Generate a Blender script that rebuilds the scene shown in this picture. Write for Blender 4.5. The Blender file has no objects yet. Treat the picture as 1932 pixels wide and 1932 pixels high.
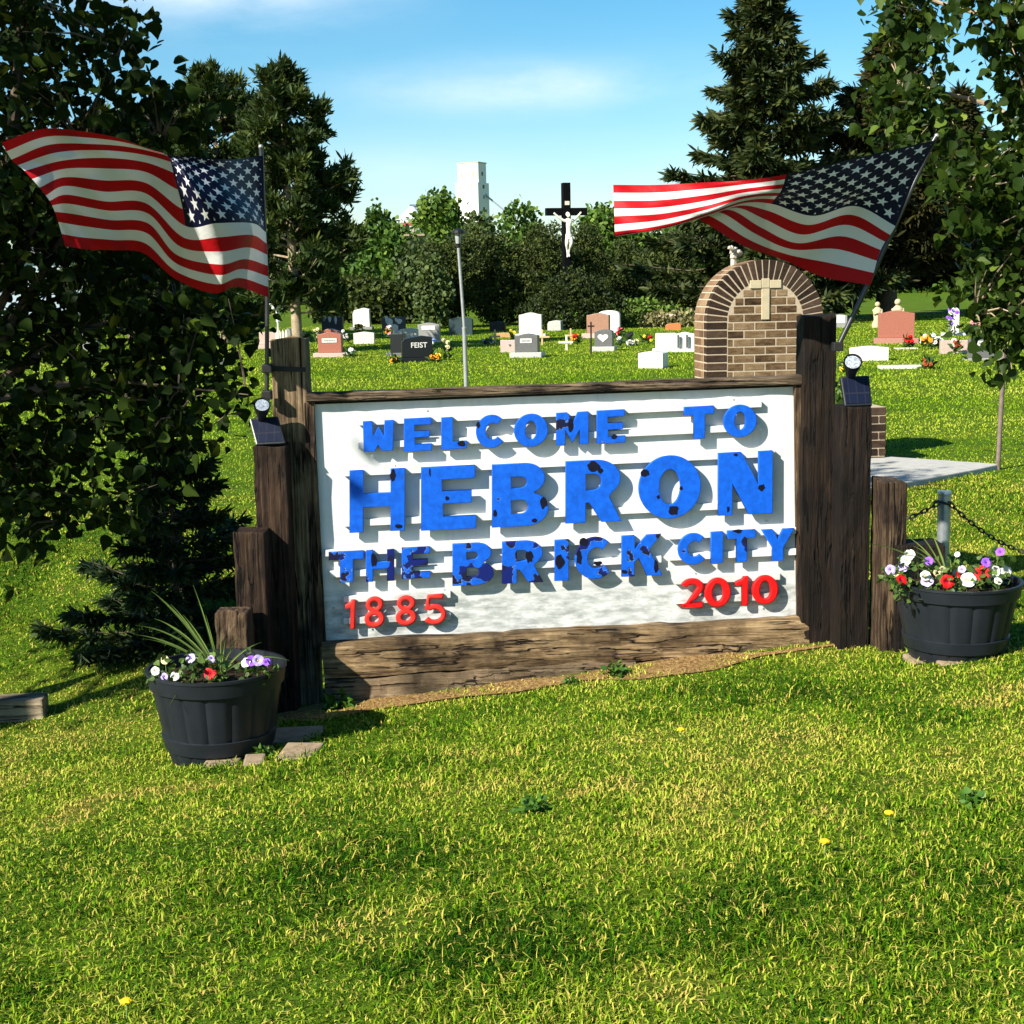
import bpy, bmesh, math, random
import numpy as np
from mathutils import Vector, Matrix
random.seed(7); RNG = np.random.default_rng(11)
sc = bpy.context.scene
R = math.radians
# ------------------------------------------------------------------ camera
F, CX, CY = 2770.0, 966.0, 966.0          # focal length and centre in units of a 1932 wide picture
PITCH, ROLL, CAMZ = math.atan((966 - 540) / F), 0.02, 1.7
_f = Vector((0, math.cos(PITCH), -math.sin(PITCH))); _u0 = Vector((0, math.sin(PITCH), math.cos(PITCH))); _r0 = Vector((1, 0, 0))
UP = _u0 * math.cos(ROLL) + _r0 * math.sin(ROLL); RT = _r0 * math.cos(ROLL) - _u0 * math.sin(ROLL)
cam = bpy.data.cameras.new('camera'); camo = bpy.data.objects.new('camera', cam); sc.collection.objects.link(camo)
cam.sensor_width = 36; cam.lens = 36 * F / 1932; cam.clip_start = .1; cam.clip_end = 6000
camo.matrix_world = Matrix(((RT.x, UP.x, -_f.x, 0), (RT.y, UP.y, -_f.y, 0), (RT.z, UP.z, -_f.z, CAMZ), (0, 0, 0, 1)))
sc.camera = camo
# ------------------------------------------------------------------ sky, sun, exposure
SUN_AZ, SUN_EL = R(49), R(35)             # light travels towards +x +y (from behind the left shoulder)
sun = bpy.data.lights.new('sun', 'SUN'); sun.energy = 4.6; sun.angle = R(.5); sun.color = (1, .95, .84)
suno = bpy.data.objects.new('sun', sun); sc.collection.objects.link(suno)
sd = Vector((math.sin(SUN_AZ) * math.cos(SUN_EL), math.cos(SUN_AZ) * math.cos(SUN_EL), -math.sin(SUN_EL)))
suno.rotation_euler = sd.to_track_quat('-Z', 'Y').to_euler(); suno.location = (-20, -20, 30)
w = bpy.data.worlds.new('World'); sc.world = w; w.use_nodes = True
nt = w.node_tree; nt.nodes.clear()
def wn(t, **k):
    n = nt.nodes.new(t)
    for a, b in k.items(): setattr(n, a, b)
    return n
sky = wn('ShaderNodeTexSky', sky_type='NISHITA', sun_disc=False, sun_elevation=SUN_EL, sun_rotation=math.atan2(-sd.x, -sd.y), altitude=600, air_density=1.0, dust_density=.6, ozone_density=2.0)
hs = wn('ShaderNodeHueSaturation'); hs.inputs['Saturation'].default_value = 1.42; hs.inputs['Hue'].default_value = .486; hs.inputs['Value'].default_value = 1.22
tc = wn('ShaderNodeTexCoord'); mp = wn('ShaderNodeMapping'); mp.inputs['Scale'].default_value = (7, 7, 22)
nz = wn('ShaderNodeTexNoise'); nz.inputs['Scale'].default_value = 1.0; nz.inputs['Detail'].default_value = 7; nz.inputs['Roughness'].default_value = .58
cr = wn('ShaderNodeValToRGB'); cr.color_ramp.elements[0].position = .30; cr.color_ramp.elements[1].position = .72
bg = wn('ShaderNodeBackground'); bg.inputs['Strength'].default_value = .055; ow = wn('ShaderNodeOutputWorld')
L = nt.links.new
L(sky.outputs[0], hs.inputs['Color']); L(tc.outputs['Generated'], mp.inputs[0]); L(mp.outputs[0], nz.inputs['Vector']); L(nz.outputs['Fac'], cr.inputs[0])
def wm(op, a, b=0.0):
    n = wn('ShaderNodeMath', operation=op)
    for k, q in enumerate((a, b)):
        if isinstance(q, bpy.types.NodeSocket): L(q, n.inputs[k])
        else: n.inputs[k].default_value = q
    return n.outputs[0]
def wv(op, a, b):
    n = wn('ShaderNodeVectorMath', operation=op)
    for k, q in enumerate((a, b)):
        if isinstance(q, bpy.types.NodeSocket): L(q, n.inputs[k])
        else: n.inputs[k].default_value = q
    return n
tot = None                                # a bank of cloud, a long thin streak and scattered wisps, each at its own bearing
for az, el, sa, se, amt in [(-11.2, 11.4, 5.8, 1.7, 1.25), (.8, 7.4, 6.0, .9, .85), (-4, 4.0, 12, 1.6, .30), (60, 14, 16, 4, .8), (130, 20, 22, 5, .9), (-120, 25, 25, 6, .8), (-60, 16, 14, 4, .9)]:
    d = (math.sin(R(az)) * math.cos(R(el)), math.cos(R(az)) * math.cos(R(el)), math.sin(R(el)))
    df = wv('SUBTRACT', tc.outputs['Generated'], d).outputs[0]; sx_ = R(sa); sz_ = R(se); q = wv('MULTIPLY', df, (1 / sx_, 1 / sx_, 1 / sz_)).outputs[0]
    e = wm('MULTIPLY', wm('POWER', 2.718, wm('MULTIPLY', wv('DOT_PRODUCT', q, q).outputs['Value'], -1.0)), amt); tot = e if tot is None else wm('MAXIMUM', tot, e)
fac = wm('MULTIPLY', tot, cr.outputs[0])
mx = wn('ShaderNodeMix', data_type='RGBA'); mx.inputs['B'].default_value = (8.0, 9.2, 10.0, 1)
L(fac, mx.inputs['Factor']); L(hs.outputs[0], mx.inputs['A']); L(mx.outputs['Result'], bg.inputs['Color']); L(bg.outputs[0], ow.inputs[0])
sc.view_settings.view_transform = 'Standard'; sc.view_settings.look = 'None'; sc.view_settings.exposure = 1.2; sc.view_settings.gamma = 1
sc.render.engine = 'CYCLES'; sc.cycles.max_bounces = 6; sc.cycles.diffuse_bounces = 2; sc.cycles.transparent_max_bounces = 8
# ------------------------------------------------------------------ placing
def ray(px, py): return _f * F + RT * (px - CX) - UP * (py - CY)
def at(px, py, Y):
    d = ray(px, py); return Vector((0, 0, CAMZ)) + d * (Y / d.y)
def g(x, y):
    return -.36 * math.exp(-((y - 7.9) / 2.6) ** 2) + .10 * max(-4, min(4, x)) * math.exp(-((y - 6.8) / 3.6) ** 2)
def gv(x, y):
    return -.36 * np.exp(-((y - 7.9) / 2.6) ** 2) + .10 * np.clip(x, -4, 4) * np.exp(-((y - 6.8) / 3.6) ** 2)
def G(px, py):
    lo, hi = 1.0, 900.0
    for _ in range(60):
        m = (lo * hi) ** .5; p = at(px, py, m)
        if p.z > g(p.x, p.y): lo = m
        else: hi = m
    return at(px, py, lo)
def gd(x, y): return Vector((x, y, g(x, y)))
# ------------------------------------------------------------------ materials
class NT:
    def __init__(s, name):
        s.m = bpy.data.materials.new(name); s.m.use_nodes = True; s.t = s.m.node_tree; s.t.nodes.clear()
        s.out = s.t.nodes.new('ShaderNodeOutputMaterial')
    def n(s, typ, ins=None, **k):
        n = s.t.nodes.new(typ)
        for a, b in k.items(): setattr(n, a, b)
        for a, b in (ins or {}).items():
            if isinstance(b, bpy.types.NodeSocket): s.t.links.new(b, n.inputs[a])
            else: n.inputs[a].default_value = b
        return n
    def math(s, op, a, b=0.0, c=0.0): return s.n('ShaderNodeMath', {0: a, 1: b, 2: c}, operation=op).outputs[0]
    def ramp(s, fac, stops, interp='LINEAR'):
        n = s.n('ShaderNodeValToRGB', {0: fac}); e = n.color_ramp; e.interpolation = interp
        while len(e.elements) < len(stops): e.elements.new(.5)
        for i, (p, c) in enumerate(stops): e.elements[i].position = p; e.elements[i].color = (*c, 1) if len(c) == 3 else c
        return n.outputs[0]
    def mix(s, f, a, b): 
        A = a if isinstance(a, bpy.types.NodeSocket) else (*a, 1); B = b if isinstance(b, bpy.types.NodeSocket) else (*b, 1)
        return s.n('ShaderNodeMix', {'Factor': f, 'A': A, 'B': B}, data_type='RGBA').outputs['Result']
    def coord(s, kind='Object', scale=(1, 1, 1), loc=(0, 0, 0)):
        c = s.n('ShaderNodeTexCoord').outputs[kind]
        return s.n('ShaderNodeMapping', {0: c, 'Scale': scale, 'Location': loc}).outputs[0]
    def noise(s, v, scale=5, detail=5, rough=.55): return s.n('ShaderNodeTexNoise', {'Vector': v, 'Scale': scale, 'Detail': detail, 'Roughness': rough}).outputs['Fac']
    def bump(s, h, strength=.4, dist=.01): return s.n('ShaderNodeBump', {'Height': h, 'Strength': strength, 'Distance': dist}).outputs[0]
    def bsdf(s, col, rough=.6, spec=.3, metal=0, normal=None):
        i = {'Base Color': col if isinstance(col, bpy.types.NodeSocket) else (*col, 1), 'Roughness': rough, 'Specular IOR Level': spec, 'Metallic': metal}
        if normal is not None: i['Normal'] = normal
        return s.n('ShaderNodeBsdfPrincipled', i).outputs[0]
    def done(s, sh): s.t.links.new(sh, s.out.inputs[0]); return s.m
CACHE = {}
def plain(col, rough=.6, spec=.3, var=.25, scale=9, metal=0, bump=.15):
    k = ('p', col, rough, spec, var, scale, metal, bump)
    if k not in CACHE:
        t = NT('surface'); v = t.coord(); n = t.noise(v, scale, 6, .6)
        c = t.ramp(n, [(.3, tuple(x * (1 - var) for x in col)), (.7, tuple(min(1, x * (1 + var)) for x in col))])
        CACHE[k] = t.done(t.bsdf(c, rough, spec, metal, t.bump(n, bump, .01) if bump else None))
    return CACHE[k]
def wood(dark, mid, lite, axis=2, rough=.8, seed=0):
    t = NT('weathered_wood'); s = [48, 48, 48]; s[axis] = 1.9
    v = t.coord('Object', s, (seed, seed * 2, 0)); n = t.noise(v, 1.0, 9, .72)
    n2 = t.noise(t.coord('Object', (3, 3, 3), (seed, 0, seed)), 1, 5, .6)
    c = t.ramp(n, [(.30, dark), (.46, mid), (.66, lite)])
    c = t.mix(t.ramp(n2, [(.42, (0, 0, 0)), (.68, (1, 1, 1))]), c, dark)
    s2 = [70, 70, 70]; s2[axis] = 1.5
    n3 = t.noise(t.coord('Object', s2, (3, seed, 1)), 1, 3, .5)
    crack = t.ramp(n3, [(.33, (0, 0, 0)), (.37, (1, 1, 1))])
    c = t.mix(crack, tuple(x * .25 for x in dark), c)
    s3 = [13, 13, 13]; s3[axis] = .9; n5 = t.noise(t.coord('Object', s3, (seed * 1.7, 2, seed)), 1, 4, .55); n6 = t.noise(t.coord('Object', (2.2, 2.2, 2.2), (seed, 5, 2)), 1, 3, .5)
    split = t.math('MAXIMUM', t.ramp(n5, [(.475, (1, 1, 1)), (.492, (0, 0, 0)), (.502, (0, 0, 0)), (.516, (1, 1, 1))]), t.ramp(n6, [(.44, (1, 1, 1)), (.54, (0, 0, 0))])); c = t.mix(split, tuple(x * .2 for x in dark), c); crack = t.math('MULTIPLY', crack, split)
    return t.done(t.bsdf(c, rough, .2, 0, t.bump(t.math('ADD', n, crack), .9, .012)))
def leafmat(name, stops, trans=.3, rough=.45, spec=.35):
    t = NT(name); a = t.n('ShaderNodeAttribute', attribute_name='tint').outputs['Fac']
    c = t.ramp(a, stops)
    if trans <= 0: return t.done(t.bsdf(c, rough, spec))
    tr = t.n('ShaderNodeBsdfTranslucent', {'Color': t.mix(.4, c, (.16, .22, .02))}).outputs[0]
    return t.done(t.n('ShaderNodeMixShader', {0: trans, 1: t.bsdf(c, rough, spec), 2: tr}).outputs[0])
# ------------------------------------------------------------------ objects
def link(o): sc.collection.objects.link(o); return o
def tag(o, label=None, cat=None, group=None, kind=None):
    if label: o['label'] = label
    if cat: o['category'] = cat
    if group: o['group'] = group
    if kind: o['kind'] = kind
    return o
def root(name, loc, label, cat, group=None, rz=0):
    o = link(bpy.data.objects.new(name, None)); o.empty_display_size = .1; o.location = loc; o.rotation_euler = (0, 0, rz)
    return tag(o, label, cat, group)
def put(name, me, mat, parent=None, local=False):
    o = link(bpy.data.objects.new(name, me))
    for m in (mat if isinstance(mat, (list, tuple)) else [mat]): me.materials.append(m)
    if parent is not None:
        o.parent = parent
        if not local:                          # verts are in world space: bring them into the thing's own frame
            top = parent
            while top.parent: top = top.parent
            me.transform((Matrix.Translation(top.location) @ top.rotation_euler.to_matrix().to_4x4()).inverted())
    return o
class MB:
    def __init__(s): s.v = []; s.f = []; s.mi = []
    def add(s, vs, fs, mi=0):
        b = len(s.v); s.v += [tuple(v) for v in vs]
        for f in fs: s.f.append([b + i for i in f]); s.mi.append(mi)
        return s
    def hexa(s, q0, q1, mi=0):                 # two quads, front and back
        return s.add(list(q0) + list(q1), [(0, 1, 2, 3), (7, 6, 5, 4), (0, 4, 5, 1), (1, 5, 6, 2), (2, 6, 7, 3), (3, 7, 4, 0)], mi)
    def box(s, c, size, M=None, mi=0, taper=1.0):
        x, y, z = [a / 2 for a in size]; vs = []
        for dz in (-z, z):
            k = taper if dz > 0 else 1
            for dx, dy in ((-x, -y), (x, -y), (x, y), (-x, y)): vs.append(Vector((dx * k, dy * k, dz)))
        if M is not None: vs = [M @ v for v in vs]
        vs = [v + Vector(c) for v in vs]
        return s.add(vs, [(3, 2, 1, 0), (4, 5, 6, 7), (0, 1, 5, 4), (1, 2, 6, 5), (2, 3, 7, 6), (3, 0, 4, 7)], mi)
    def tube(s, pts, rad, n=8, mi=0, cap=True):
        pts = [Vector(p) for p in pts]; rad = rad if isinstance(rad, (list, tuple)) else [rad] * len(pts); rings = []
        up = Vector((0, 0, 1)); vs = []
        for i, p in enumerate(pts):
            d = (pts[min(i + 1, len(pts) - 1)] - pts[max(i - 1, 0)]).normalized()
            a = d.cross(up)
            if a.length < .05: a = d.cross(Vector((1, 0, 0)))
            a.normalize(); b = a.cross(d)
            for k in range(n):
                t = 2 * math.pi * k / n; vs.append(p + (a * math.cos(t) + b * math.sin(t)) * rad[i])
        fs = []
        for i in range(len(pts) - 1):
            for k in range(n): fs.append((i * n + k, i * n + (k + 1) % n, (i + 1) * n + (k + 1) % n, (i + 1) * n + k))
        if cap: fs.append(tuple(range(n))[::-1]); fs.append(tuple((len(pts) - 1) * n + k for k in range(n)))
        return s.add(vs, fs, mi)
    def lathe(s, prof, n=32, c=(0, 0, 0), mi=0, sx=1, sy=1, wob=None):
        vs = []; m = len(prof)
        for k in range(n):
            t = 2 * math.pi * k / n
            for r, z in prof:
                q = r * (wob(k) if wob else 1); vs.append((c[0] + q * math.cos(t) * sx, c[1] + q * math.sin(t) * sy, c[2] + z))
        fs = [(k * m + i, ((k + 1) % n) * m + i, ((k + 1) % n) * m + i + 1, k * m + i + 1) for k in range(n) for i in range(m - 1)]
        return s.add(vs, fs, mi)
    def prism(s, poly, y0, y1, mi=0):          # polygon in local x,z pushed along y
        n = len(poly); vs = [(x, y0, z) for x, z in poly] + [(x, y1, z) for x, z in poly]
        return s.add(vs, [tuple(range(n)), tuple(range(2 * n - 1, n - 1, -1))] + [(i, n + i, n + (i + 1) % n, (i + 1) % n) for i in range(n)], mi)
    def blob(s, c, r, n=1, mi=0, jit=.0):
        bm = bmesh.new(); bmesh.ops.create_icosphere(bm, subdivisions=n, radius=1)
        rr = r if isinstance(r, (list, tuple)) else (r, r, r); bm.verts.ensure_lookup_table()
        vs = [Vector((v.co.x * rr[0], v.co.y * rr[1], v.co.z * rr[2])) * (1 + random.uniform(-jit, jit)) + Vector(c) for v in bm.verts]
        fs = [[v.index for v in f.verts] for f in bm.faces]; bm.free(); return s.add(vs, fs, mi)
    def build(s, name, mat, parent=None, local=False, smooth=False, bevel=0, seg=2):
        me = bpy.data.meshes.new(name); me.from_pydata(s.v, [], s.f); me.polygons.foreach_set('material_index', s.mi)
        bm = bmesh.new(); bm.from_mesh(me); bmesh.ops.recalc_face_normals(bm, faces=bm.faces)
        if bevel: bmesh.ops.bevel(bm, geom=[e for e in bm.edges if e.calc_face_angle(0) > .5], offset=bevel, segments=seg, affect='EDGES', profile=.6)
        bm.to_mesh(me); bm.free()
        if smooth: 
            me.polygons.foreach_set('use_smooth', [True] * len(me.polygons)); me.set_sharp_from_angle(angle=R(40))
        me.update(); return put(name, me, mat, parent, local)
def soup(name, V, pattern, mat, parent=None, tint=None, smooth=False):
    n, m, _ = V.shape; me = bpy.data.meshes.new(name); me.vertices.add(n * m); me.vertices.foreach_set('co', V.reshape(-1).astype(np.float32))
    idx = np.concatenate([np.asarray(p) for p in pattern]); loops = (np.arange(n)[:, None] * m + idx[None]).reshape(-1)
    sizes = np.tile([len(p) for p in pattern], n); starts = np.concatenate([[0], np.cumsum(sizes)[:-1]])
    me.loops.add(len(loops)); me.loops.foreach_set('vertex_index', loops.astype(np.int32))
    me.polygons.add(len(sizes)); me.polygons.foreach_set('loop_start', starts.astype(np.int32)); me.polygons.foreach_set('loop_total', sizes.astype(np.int32))
    if tint is not None:
        a = me.attributes.new('tint', 'FLOAT', 'POINT'); a.data.foreach_set('value', np.repeat(tint, m).astype(np.float32))
    if smooth: me.polygons.foreach_set('use_smooth', np.ones(len(sizes), dtype=bool))
    me.update(); me.validate(); return put(name, me, mat, parent)
def vnoise(x, y, seed=0):
    def h(i, j): 
        v = np.sin(i * 127.1 + j * 311.7 + seed * 74.7) * 43758.5453; return v - np.floor(v)
    xi, yi = np.floor(x), np.floor(y); fx, fy = x - xi, y - yi; fx = fx * fx * (3 - 2 * fx); fy = fy * fy * (3 - 2 * fy)
    return (h(xi, yi) * (1 - fx) + h(xi + 1, yi) * fx) * (1 - fy) + (h(xi, yi + 1) * (1 - fx) + h(xi + 1, yi + 1) * fx) * fy
def fbm(x, y, seed=0, o=4): return sum(vnoise(x * 2 ** k, y * 2 ** k, seed + k) * .5 ** (k + 1) for k in range(o)) / (1 - .5 ** o)
def unit(a): return a / np.maximum(np.linalg.norm(a, axis=-1, keepdims=True), 1e-9)
# ------------------------------------------------------------------ ground
def lawn_mat():
    t = NT('lawn_earth'); v = t.coord('Object')
    n1 = t.noise(v, .35, 6, .6); n2 = t.noise(v, 26, 6, .7); n3 = t.noise(t.coord('Object', (.5, 1.6, 1)), 1.4, 6, .65)
    c = t.ramp(n3, [(.30, (.055, .115, .006)), (.52, (.105, .185, .010)), (.72, (.185, .225, .016))])
    c = t.mix(t.ramp(n2, [(.36, (0, 0, 0)), (.62, (1, 1, 1))]), t.mix(.7, c, (.010, .018, .002)), c)
    c = t.mix(t.ramp(n1, [(.55, (0, 0, 0)), (.75, (.7, .7, .7))]), c, (.2, .2, .02))
    return t.done(t.bsdf(c, .9, .05, 0, t.bump(n2, .8, .04)))
def ground():
    ys = np.concatenate([np.linspace(-6, 2, 9), np.linspace(2.2, 14, 80), np.geomspace(14.3, 2500, 60)]); nx = 90
    tt = np.linspace(-1, 1, nx); V = []
    for y in ys:
        half = 7 + max(0, y) * 1.1; xs = tt * np.abs(tt) ** .35 * half if False else tt * half
        z = gv(xs, np.full(nx, y)) + .012 * (fbm(xs * 3, np.full(nx, y) * 3, 3) - .5) * (abs(y) < 20)
        V += list(zip(xs, [y] * nx, z))
    Fc = [(j * nx + i, j * nx + i + 1, (j + 1) * nx + i + 1, (j + 1) * nx + i) for j in range(len(ys) - 1) for i in range(nx - 1)]
    me = bpy.data.meshes.new('ground'); me.from_pydata([tuple(map(float, v)) for v in V], [], Fc); me.polygons.foreach_set('use_smooth', [True] * len(Fc))
    tag(put('ground', me, lawn_mat()), kind='structure')
ground()
# ------------------------------------------------------------------ the sign plane
K, Y0 = .068, 7.585
EX = Vector((1, K, 0)).normalized(); NRM = Vector((K, -1, 0)).normalized(); O0 = Vector((0, Y0, .4))
def onp(px, py, off=0.0):                      # point of the sign's plane (moved off towards the road) seen at px, py
    d = ray(px, py); c = Vector((0, 0, CAMZ)); p0 = O0 + NRM * off
    return c + d * ((p0 - c).dot(NRM) / d.dot(NRM))
def uv(px, py): p = onp(px, py) - O0; return p.dot(EX), p.z
MAT_P = Matrix(((EX.x, 0, NRM.x, O0.x), (EX.y, 0, NRM.y, O0.y), (0, 1, 0, O0.z), (0, 0, 0, 1)))
# grass ------------------------------------------------------------
SIGN_L, SIGN_R = onp(560, 1300), onp(1700, 1240)
def keep_out(x, y):
    k = np.ones(len(x), bool)
    d = np.abs((y - Y0 - K * x)); k &= ~((d < .13) & (x > -1.35) & (x < 1.95))
    return k
def blades(name, X, Y, hgt, wid, mat, label, tintv):
    n = len(X); Z = gv(X, Y) - .006; a = RNG.uniform(0, 2 * np.pi, n); side = np.stack([np.cos(a), np.sin(a), np.zeros(n)], 1)
    b = RNG.uniform(0, 2 * np.pi, n); lean = RNG.uniform(.15, 1.6, n); ld = np.stack([np.cos(b), np.sin(b), np.zeros(n)], 1)
    P = np.stack([X, Y, Z], 1); h = hgt[:, None]; w = wid[:, None]; up = np.array([[0, 0, 1.]])
    mid = P + up * h * .58 + ld * (lean * hgt * .28)[:, None]; tip = P + up * h * (1 - .36 * lean)[:, None] + ld * (lean * hgt)[:, None]
    V = np.stack([P - side * w, P + side * w, mid + side * w * .85, mid - side * w * .85, tip], 1)
    return tag(soup(name, V, [(0, 1, 2, 3), (3, 2, 4)], mat, None, tintv), label, 'grass', None, 'stuff')
GRASS = leafmat('grass_blades', [(0, (.010, .045, .001)), (.28, (.058, .150, .003)), (.5, (.205, .300, .011)), (.75, (.38, .40, .05)), (1, (.44, .32, .075))], .08, .6, .06)
def dry(X, Y):
    v = fbm(X * .8, Y * .8, 5) * 1.0 + (fbm(X * 3.1, Y * 3.1, 9) - .5) * .7
    base = np.exp(-((Y - (Y0 + K * X) + .28) / .24) ** 2) * ((X > -1.2) & (X < 1.9)) * .6 * (.3 + 1.4 * fbm(X * 4, Y * 4, 21))
    spot = .9 * np.clip((fbm(X * 2.6, Y * 2.6, 41, 3) - .655) * 8, 0, .85); left = spot + .38 * np.exp(-(((X + 2.3) / .6) ** 2 + ((Y - 8.3) / .9) ** 2)) + .35 * np.exp(-(((X + 2.05) / .35) ** 2 + ((Y - 6.6) / .25) ** 2))
    return v, base + left
def near_grass():
    n = 330000; u = RNG.random(n); Y = 3.0 + (12.5 - 3.0) * u ** 1.25; half = Y * .36 + .35; X = RNG.uniform(-1, 1, n) * half
    k = keep_out(X, Y); X, Y = X[k], Y[k]; v, dr = dry(X, Y)
    thin = RNG.random(len(X)) > dr * .55; X, Y, v, dr = X[thin], Y[thin], v[thin], dr[thin]; n = len(X)
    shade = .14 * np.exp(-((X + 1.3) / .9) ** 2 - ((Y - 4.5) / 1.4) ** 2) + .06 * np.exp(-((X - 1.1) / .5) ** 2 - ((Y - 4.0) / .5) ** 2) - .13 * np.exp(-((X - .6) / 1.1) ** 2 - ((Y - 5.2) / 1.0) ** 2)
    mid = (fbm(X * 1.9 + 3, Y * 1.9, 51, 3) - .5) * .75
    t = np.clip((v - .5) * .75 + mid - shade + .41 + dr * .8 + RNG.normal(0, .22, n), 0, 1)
    green = np.clip((.5 - v) * 3, 0, 1)
    dead = RNG.random(n) < .11 + .12 * fbm(X * 1.7, Y * 1.7, 77); t = np.where(dead, RNG.uniform(.72, 1, n), t); hgt = RNG.uniform(.011, .028, n) * (1 + .6 * green) * (.75 + .6 * fbm(X * 5, Y * 5, 61)) * (1 + .5 * (RNG.random(n) < .05)); wid = RNG.uniform(.0012, .0031, n) * (1 + .09 * (Y - 4))
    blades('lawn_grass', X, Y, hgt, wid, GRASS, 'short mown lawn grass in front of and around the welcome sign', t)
    n = 185000; u = RNG.random(n); Y = 12.3 * (70 / 12.3) ** u; X = RNG.uniform(-1, 1, n) * (Y * .36 + .5); n = len(X)
    v = fbm(X * .25, Y * .6, 15); t = np.clip(v * .55 + .26 + RNG.normal(0, .07, n), 0, .8)
    blades('cemetery_grass', X, Y, RNG.uniform(.03, .062, n) * np.clip(Y / 26, .42, 1), RNG.uniform(.004, .008, n) * np.clip(Y / 20, .6, 1) * (1 + (Y - 12) * .02), GRASS, 'mown grass of the cemetery between the headstones', t)
near_grass()
def dry_soil():
    xs = np.linspace(-1.35, 1.95, 67); V = []
    for x in xs:
        yc = Y0 + K * x - .16; hw = .13 + .26 * (vnoise(np.array([x * 3.1]), np.array([3.]), 4)[0] - .35) - .05 * max(0, x)
        for q in (-1, -.5, 0, .5, 1): y = yc - .08 + hw * q; V.append((x, y, g(x, y) + .008 + .006 * math.sin(x * 9) * (abs(q) < 1)))
    fs = [(i * 5 + k, (i + 1) * 5 + k, (i + 1) * 5 + k + 1, i * 5 + k + 1) for i in range(len(xs) - 1) for k in range(4)]; me = bpy.data.meshes.new('soil'); me.from_pydata([tuple(map(float, v)) for v in V], [], fs)
    t = NT('dry_straw_soil'); n = t.noise(t.coord('Object', (60, 30, 30)), 1, 6, .7); c = t.ramp(n, [(.32, (.06, .03, .012)), (.5, (.27, .16, .06)), (.68, (.46, .31, .14))]); tag(put('dry_soil', me, t.done(t.bsdf(c, .95, .05, 0, t.bump(n, .9, .02)))), kind='structure')
dry_soil()
# ------------------------------------------------------------------ trees
BARK = plain((.11, .085, .06), .9, .1, .5, 14, 0, .6); PALEBARK = plain((.30, .23, .15), .9, .1, .35, 10, 0, .5)
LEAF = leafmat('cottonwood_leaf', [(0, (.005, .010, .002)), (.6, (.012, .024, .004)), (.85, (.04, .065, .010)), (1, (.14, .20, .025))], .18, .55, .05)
LEAFR = leafmat('poplar_leaf', [(0, (.012, .028, .004)), (.55, (.022, .042, .005)), (.8, (.06, .10, .012)), (1, (.19, .25, .035))], .25, .5, .12)
PINE = leafmat('pine_needles', [(0, (.010, .020, .005)), (.5, (.026, .046, .008)), (1, (.095, .115, .02))], .1, .6, .2)
SPRUCE = leafmat('spruce_needles', [(0, (.010, .018, .006)), (.5, (.028, .044, .012)), (1, (.10, .11, .024))], .08, .6, .2)
DARKSP = leafmat('dark_spruce_needles', [(0, (.008, .014, .005)), (.5, (.026, .028, .008)), (1, (.075, .055, .012))], .05, .65, .15)
JUNI = leafmat('juniper_foliage', [(0, (.010, .018, .005)), (.5, (.035, .052, .009)), (1, (.11, .125, .022))], .1, .6, .2)
BROAD = leafmat('broadleaf_foliage', [(0, (.016, .042, .006)), (.45, (.055, .115, .015)), (1, (.15, .22, .03))], .15, .6, .2)
GREYG = leafmat('olive_foliage', [(0, (.03, .045, .015)), (.5, (.075, .11, .03)), (1, (.17, .22, .06))], .15, .6, .2)
YOUNG = leafmat('young_spruce_needles', [(0, (.006, .014, .005)), (.5, (.018, .036, .011)), (1, (.06, .09, .022))], .05, .6, .2)
def leaf_verts(C, nrm, axis, size):            # heart shaped pointed leaf, folded along its midrib
    ax = unit(axis - nrm * np.sum(axis * nrm, 1, keepdims=True)); sd_ = np.cross(nrm, ax); s = size[:, None]; w_ = RNG.uniform(.8, 1.1, (len(C), 1)); f = RNG.uniform(-.04, .16, (len(C), 1)); cu = RNG.uniform(-.22, .10, (len(C), 1))
    def p(a, b): return C + ax * s * a + sd_ * s * b * w_ + nrm * s * (f * abs(b) * 2 + cu * a * a)
    return np.stack([C, p(.02, .24), p(.20, .43), p(.42, .41), p(.66, .22), p(1.0, 0), p(.66, -.22), p(.42, -.41), p(.20, -.43), p(.02, -.24)], 1)
LEAFPAT = [(0, 1, 2, 3, 4, 5), (0, 5, 6, 7, 8, 9)]
def leafy(name, P, size, mat, parent, sunny=None):
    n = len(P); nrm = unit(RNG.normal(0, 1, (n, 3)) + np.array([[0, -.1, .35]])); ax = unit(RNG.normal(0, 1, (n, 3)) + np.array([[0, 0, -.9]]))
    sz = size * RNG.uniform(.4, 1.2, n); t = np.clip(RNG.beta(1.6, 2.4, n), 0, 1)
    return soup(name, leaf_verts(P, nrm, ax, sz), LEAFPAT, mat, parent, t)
def blob_points(blobs, per_twig=14, spread=.13):
    out = []
    for (px, py, rx, ry, Y, rd, n) in blobs:
        c = np.array(at(px, py, Y)); s = Y / F; m = max(3, n // per_twig)
        d = unit(RNG.normal(0, 1, (m, 3))) * (RNG.random((m, 1)) ** .45); tw = c + d * np.array([[rx * s, rd, ry * s]])
        p = np.repeat(tw, per_twig, 0) + RNG.normal(0, spread, (m * per_twig, 3)) * np.array([[1, 1, .8]]); out.append(p)
    return np.concatenate(out)
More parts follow.
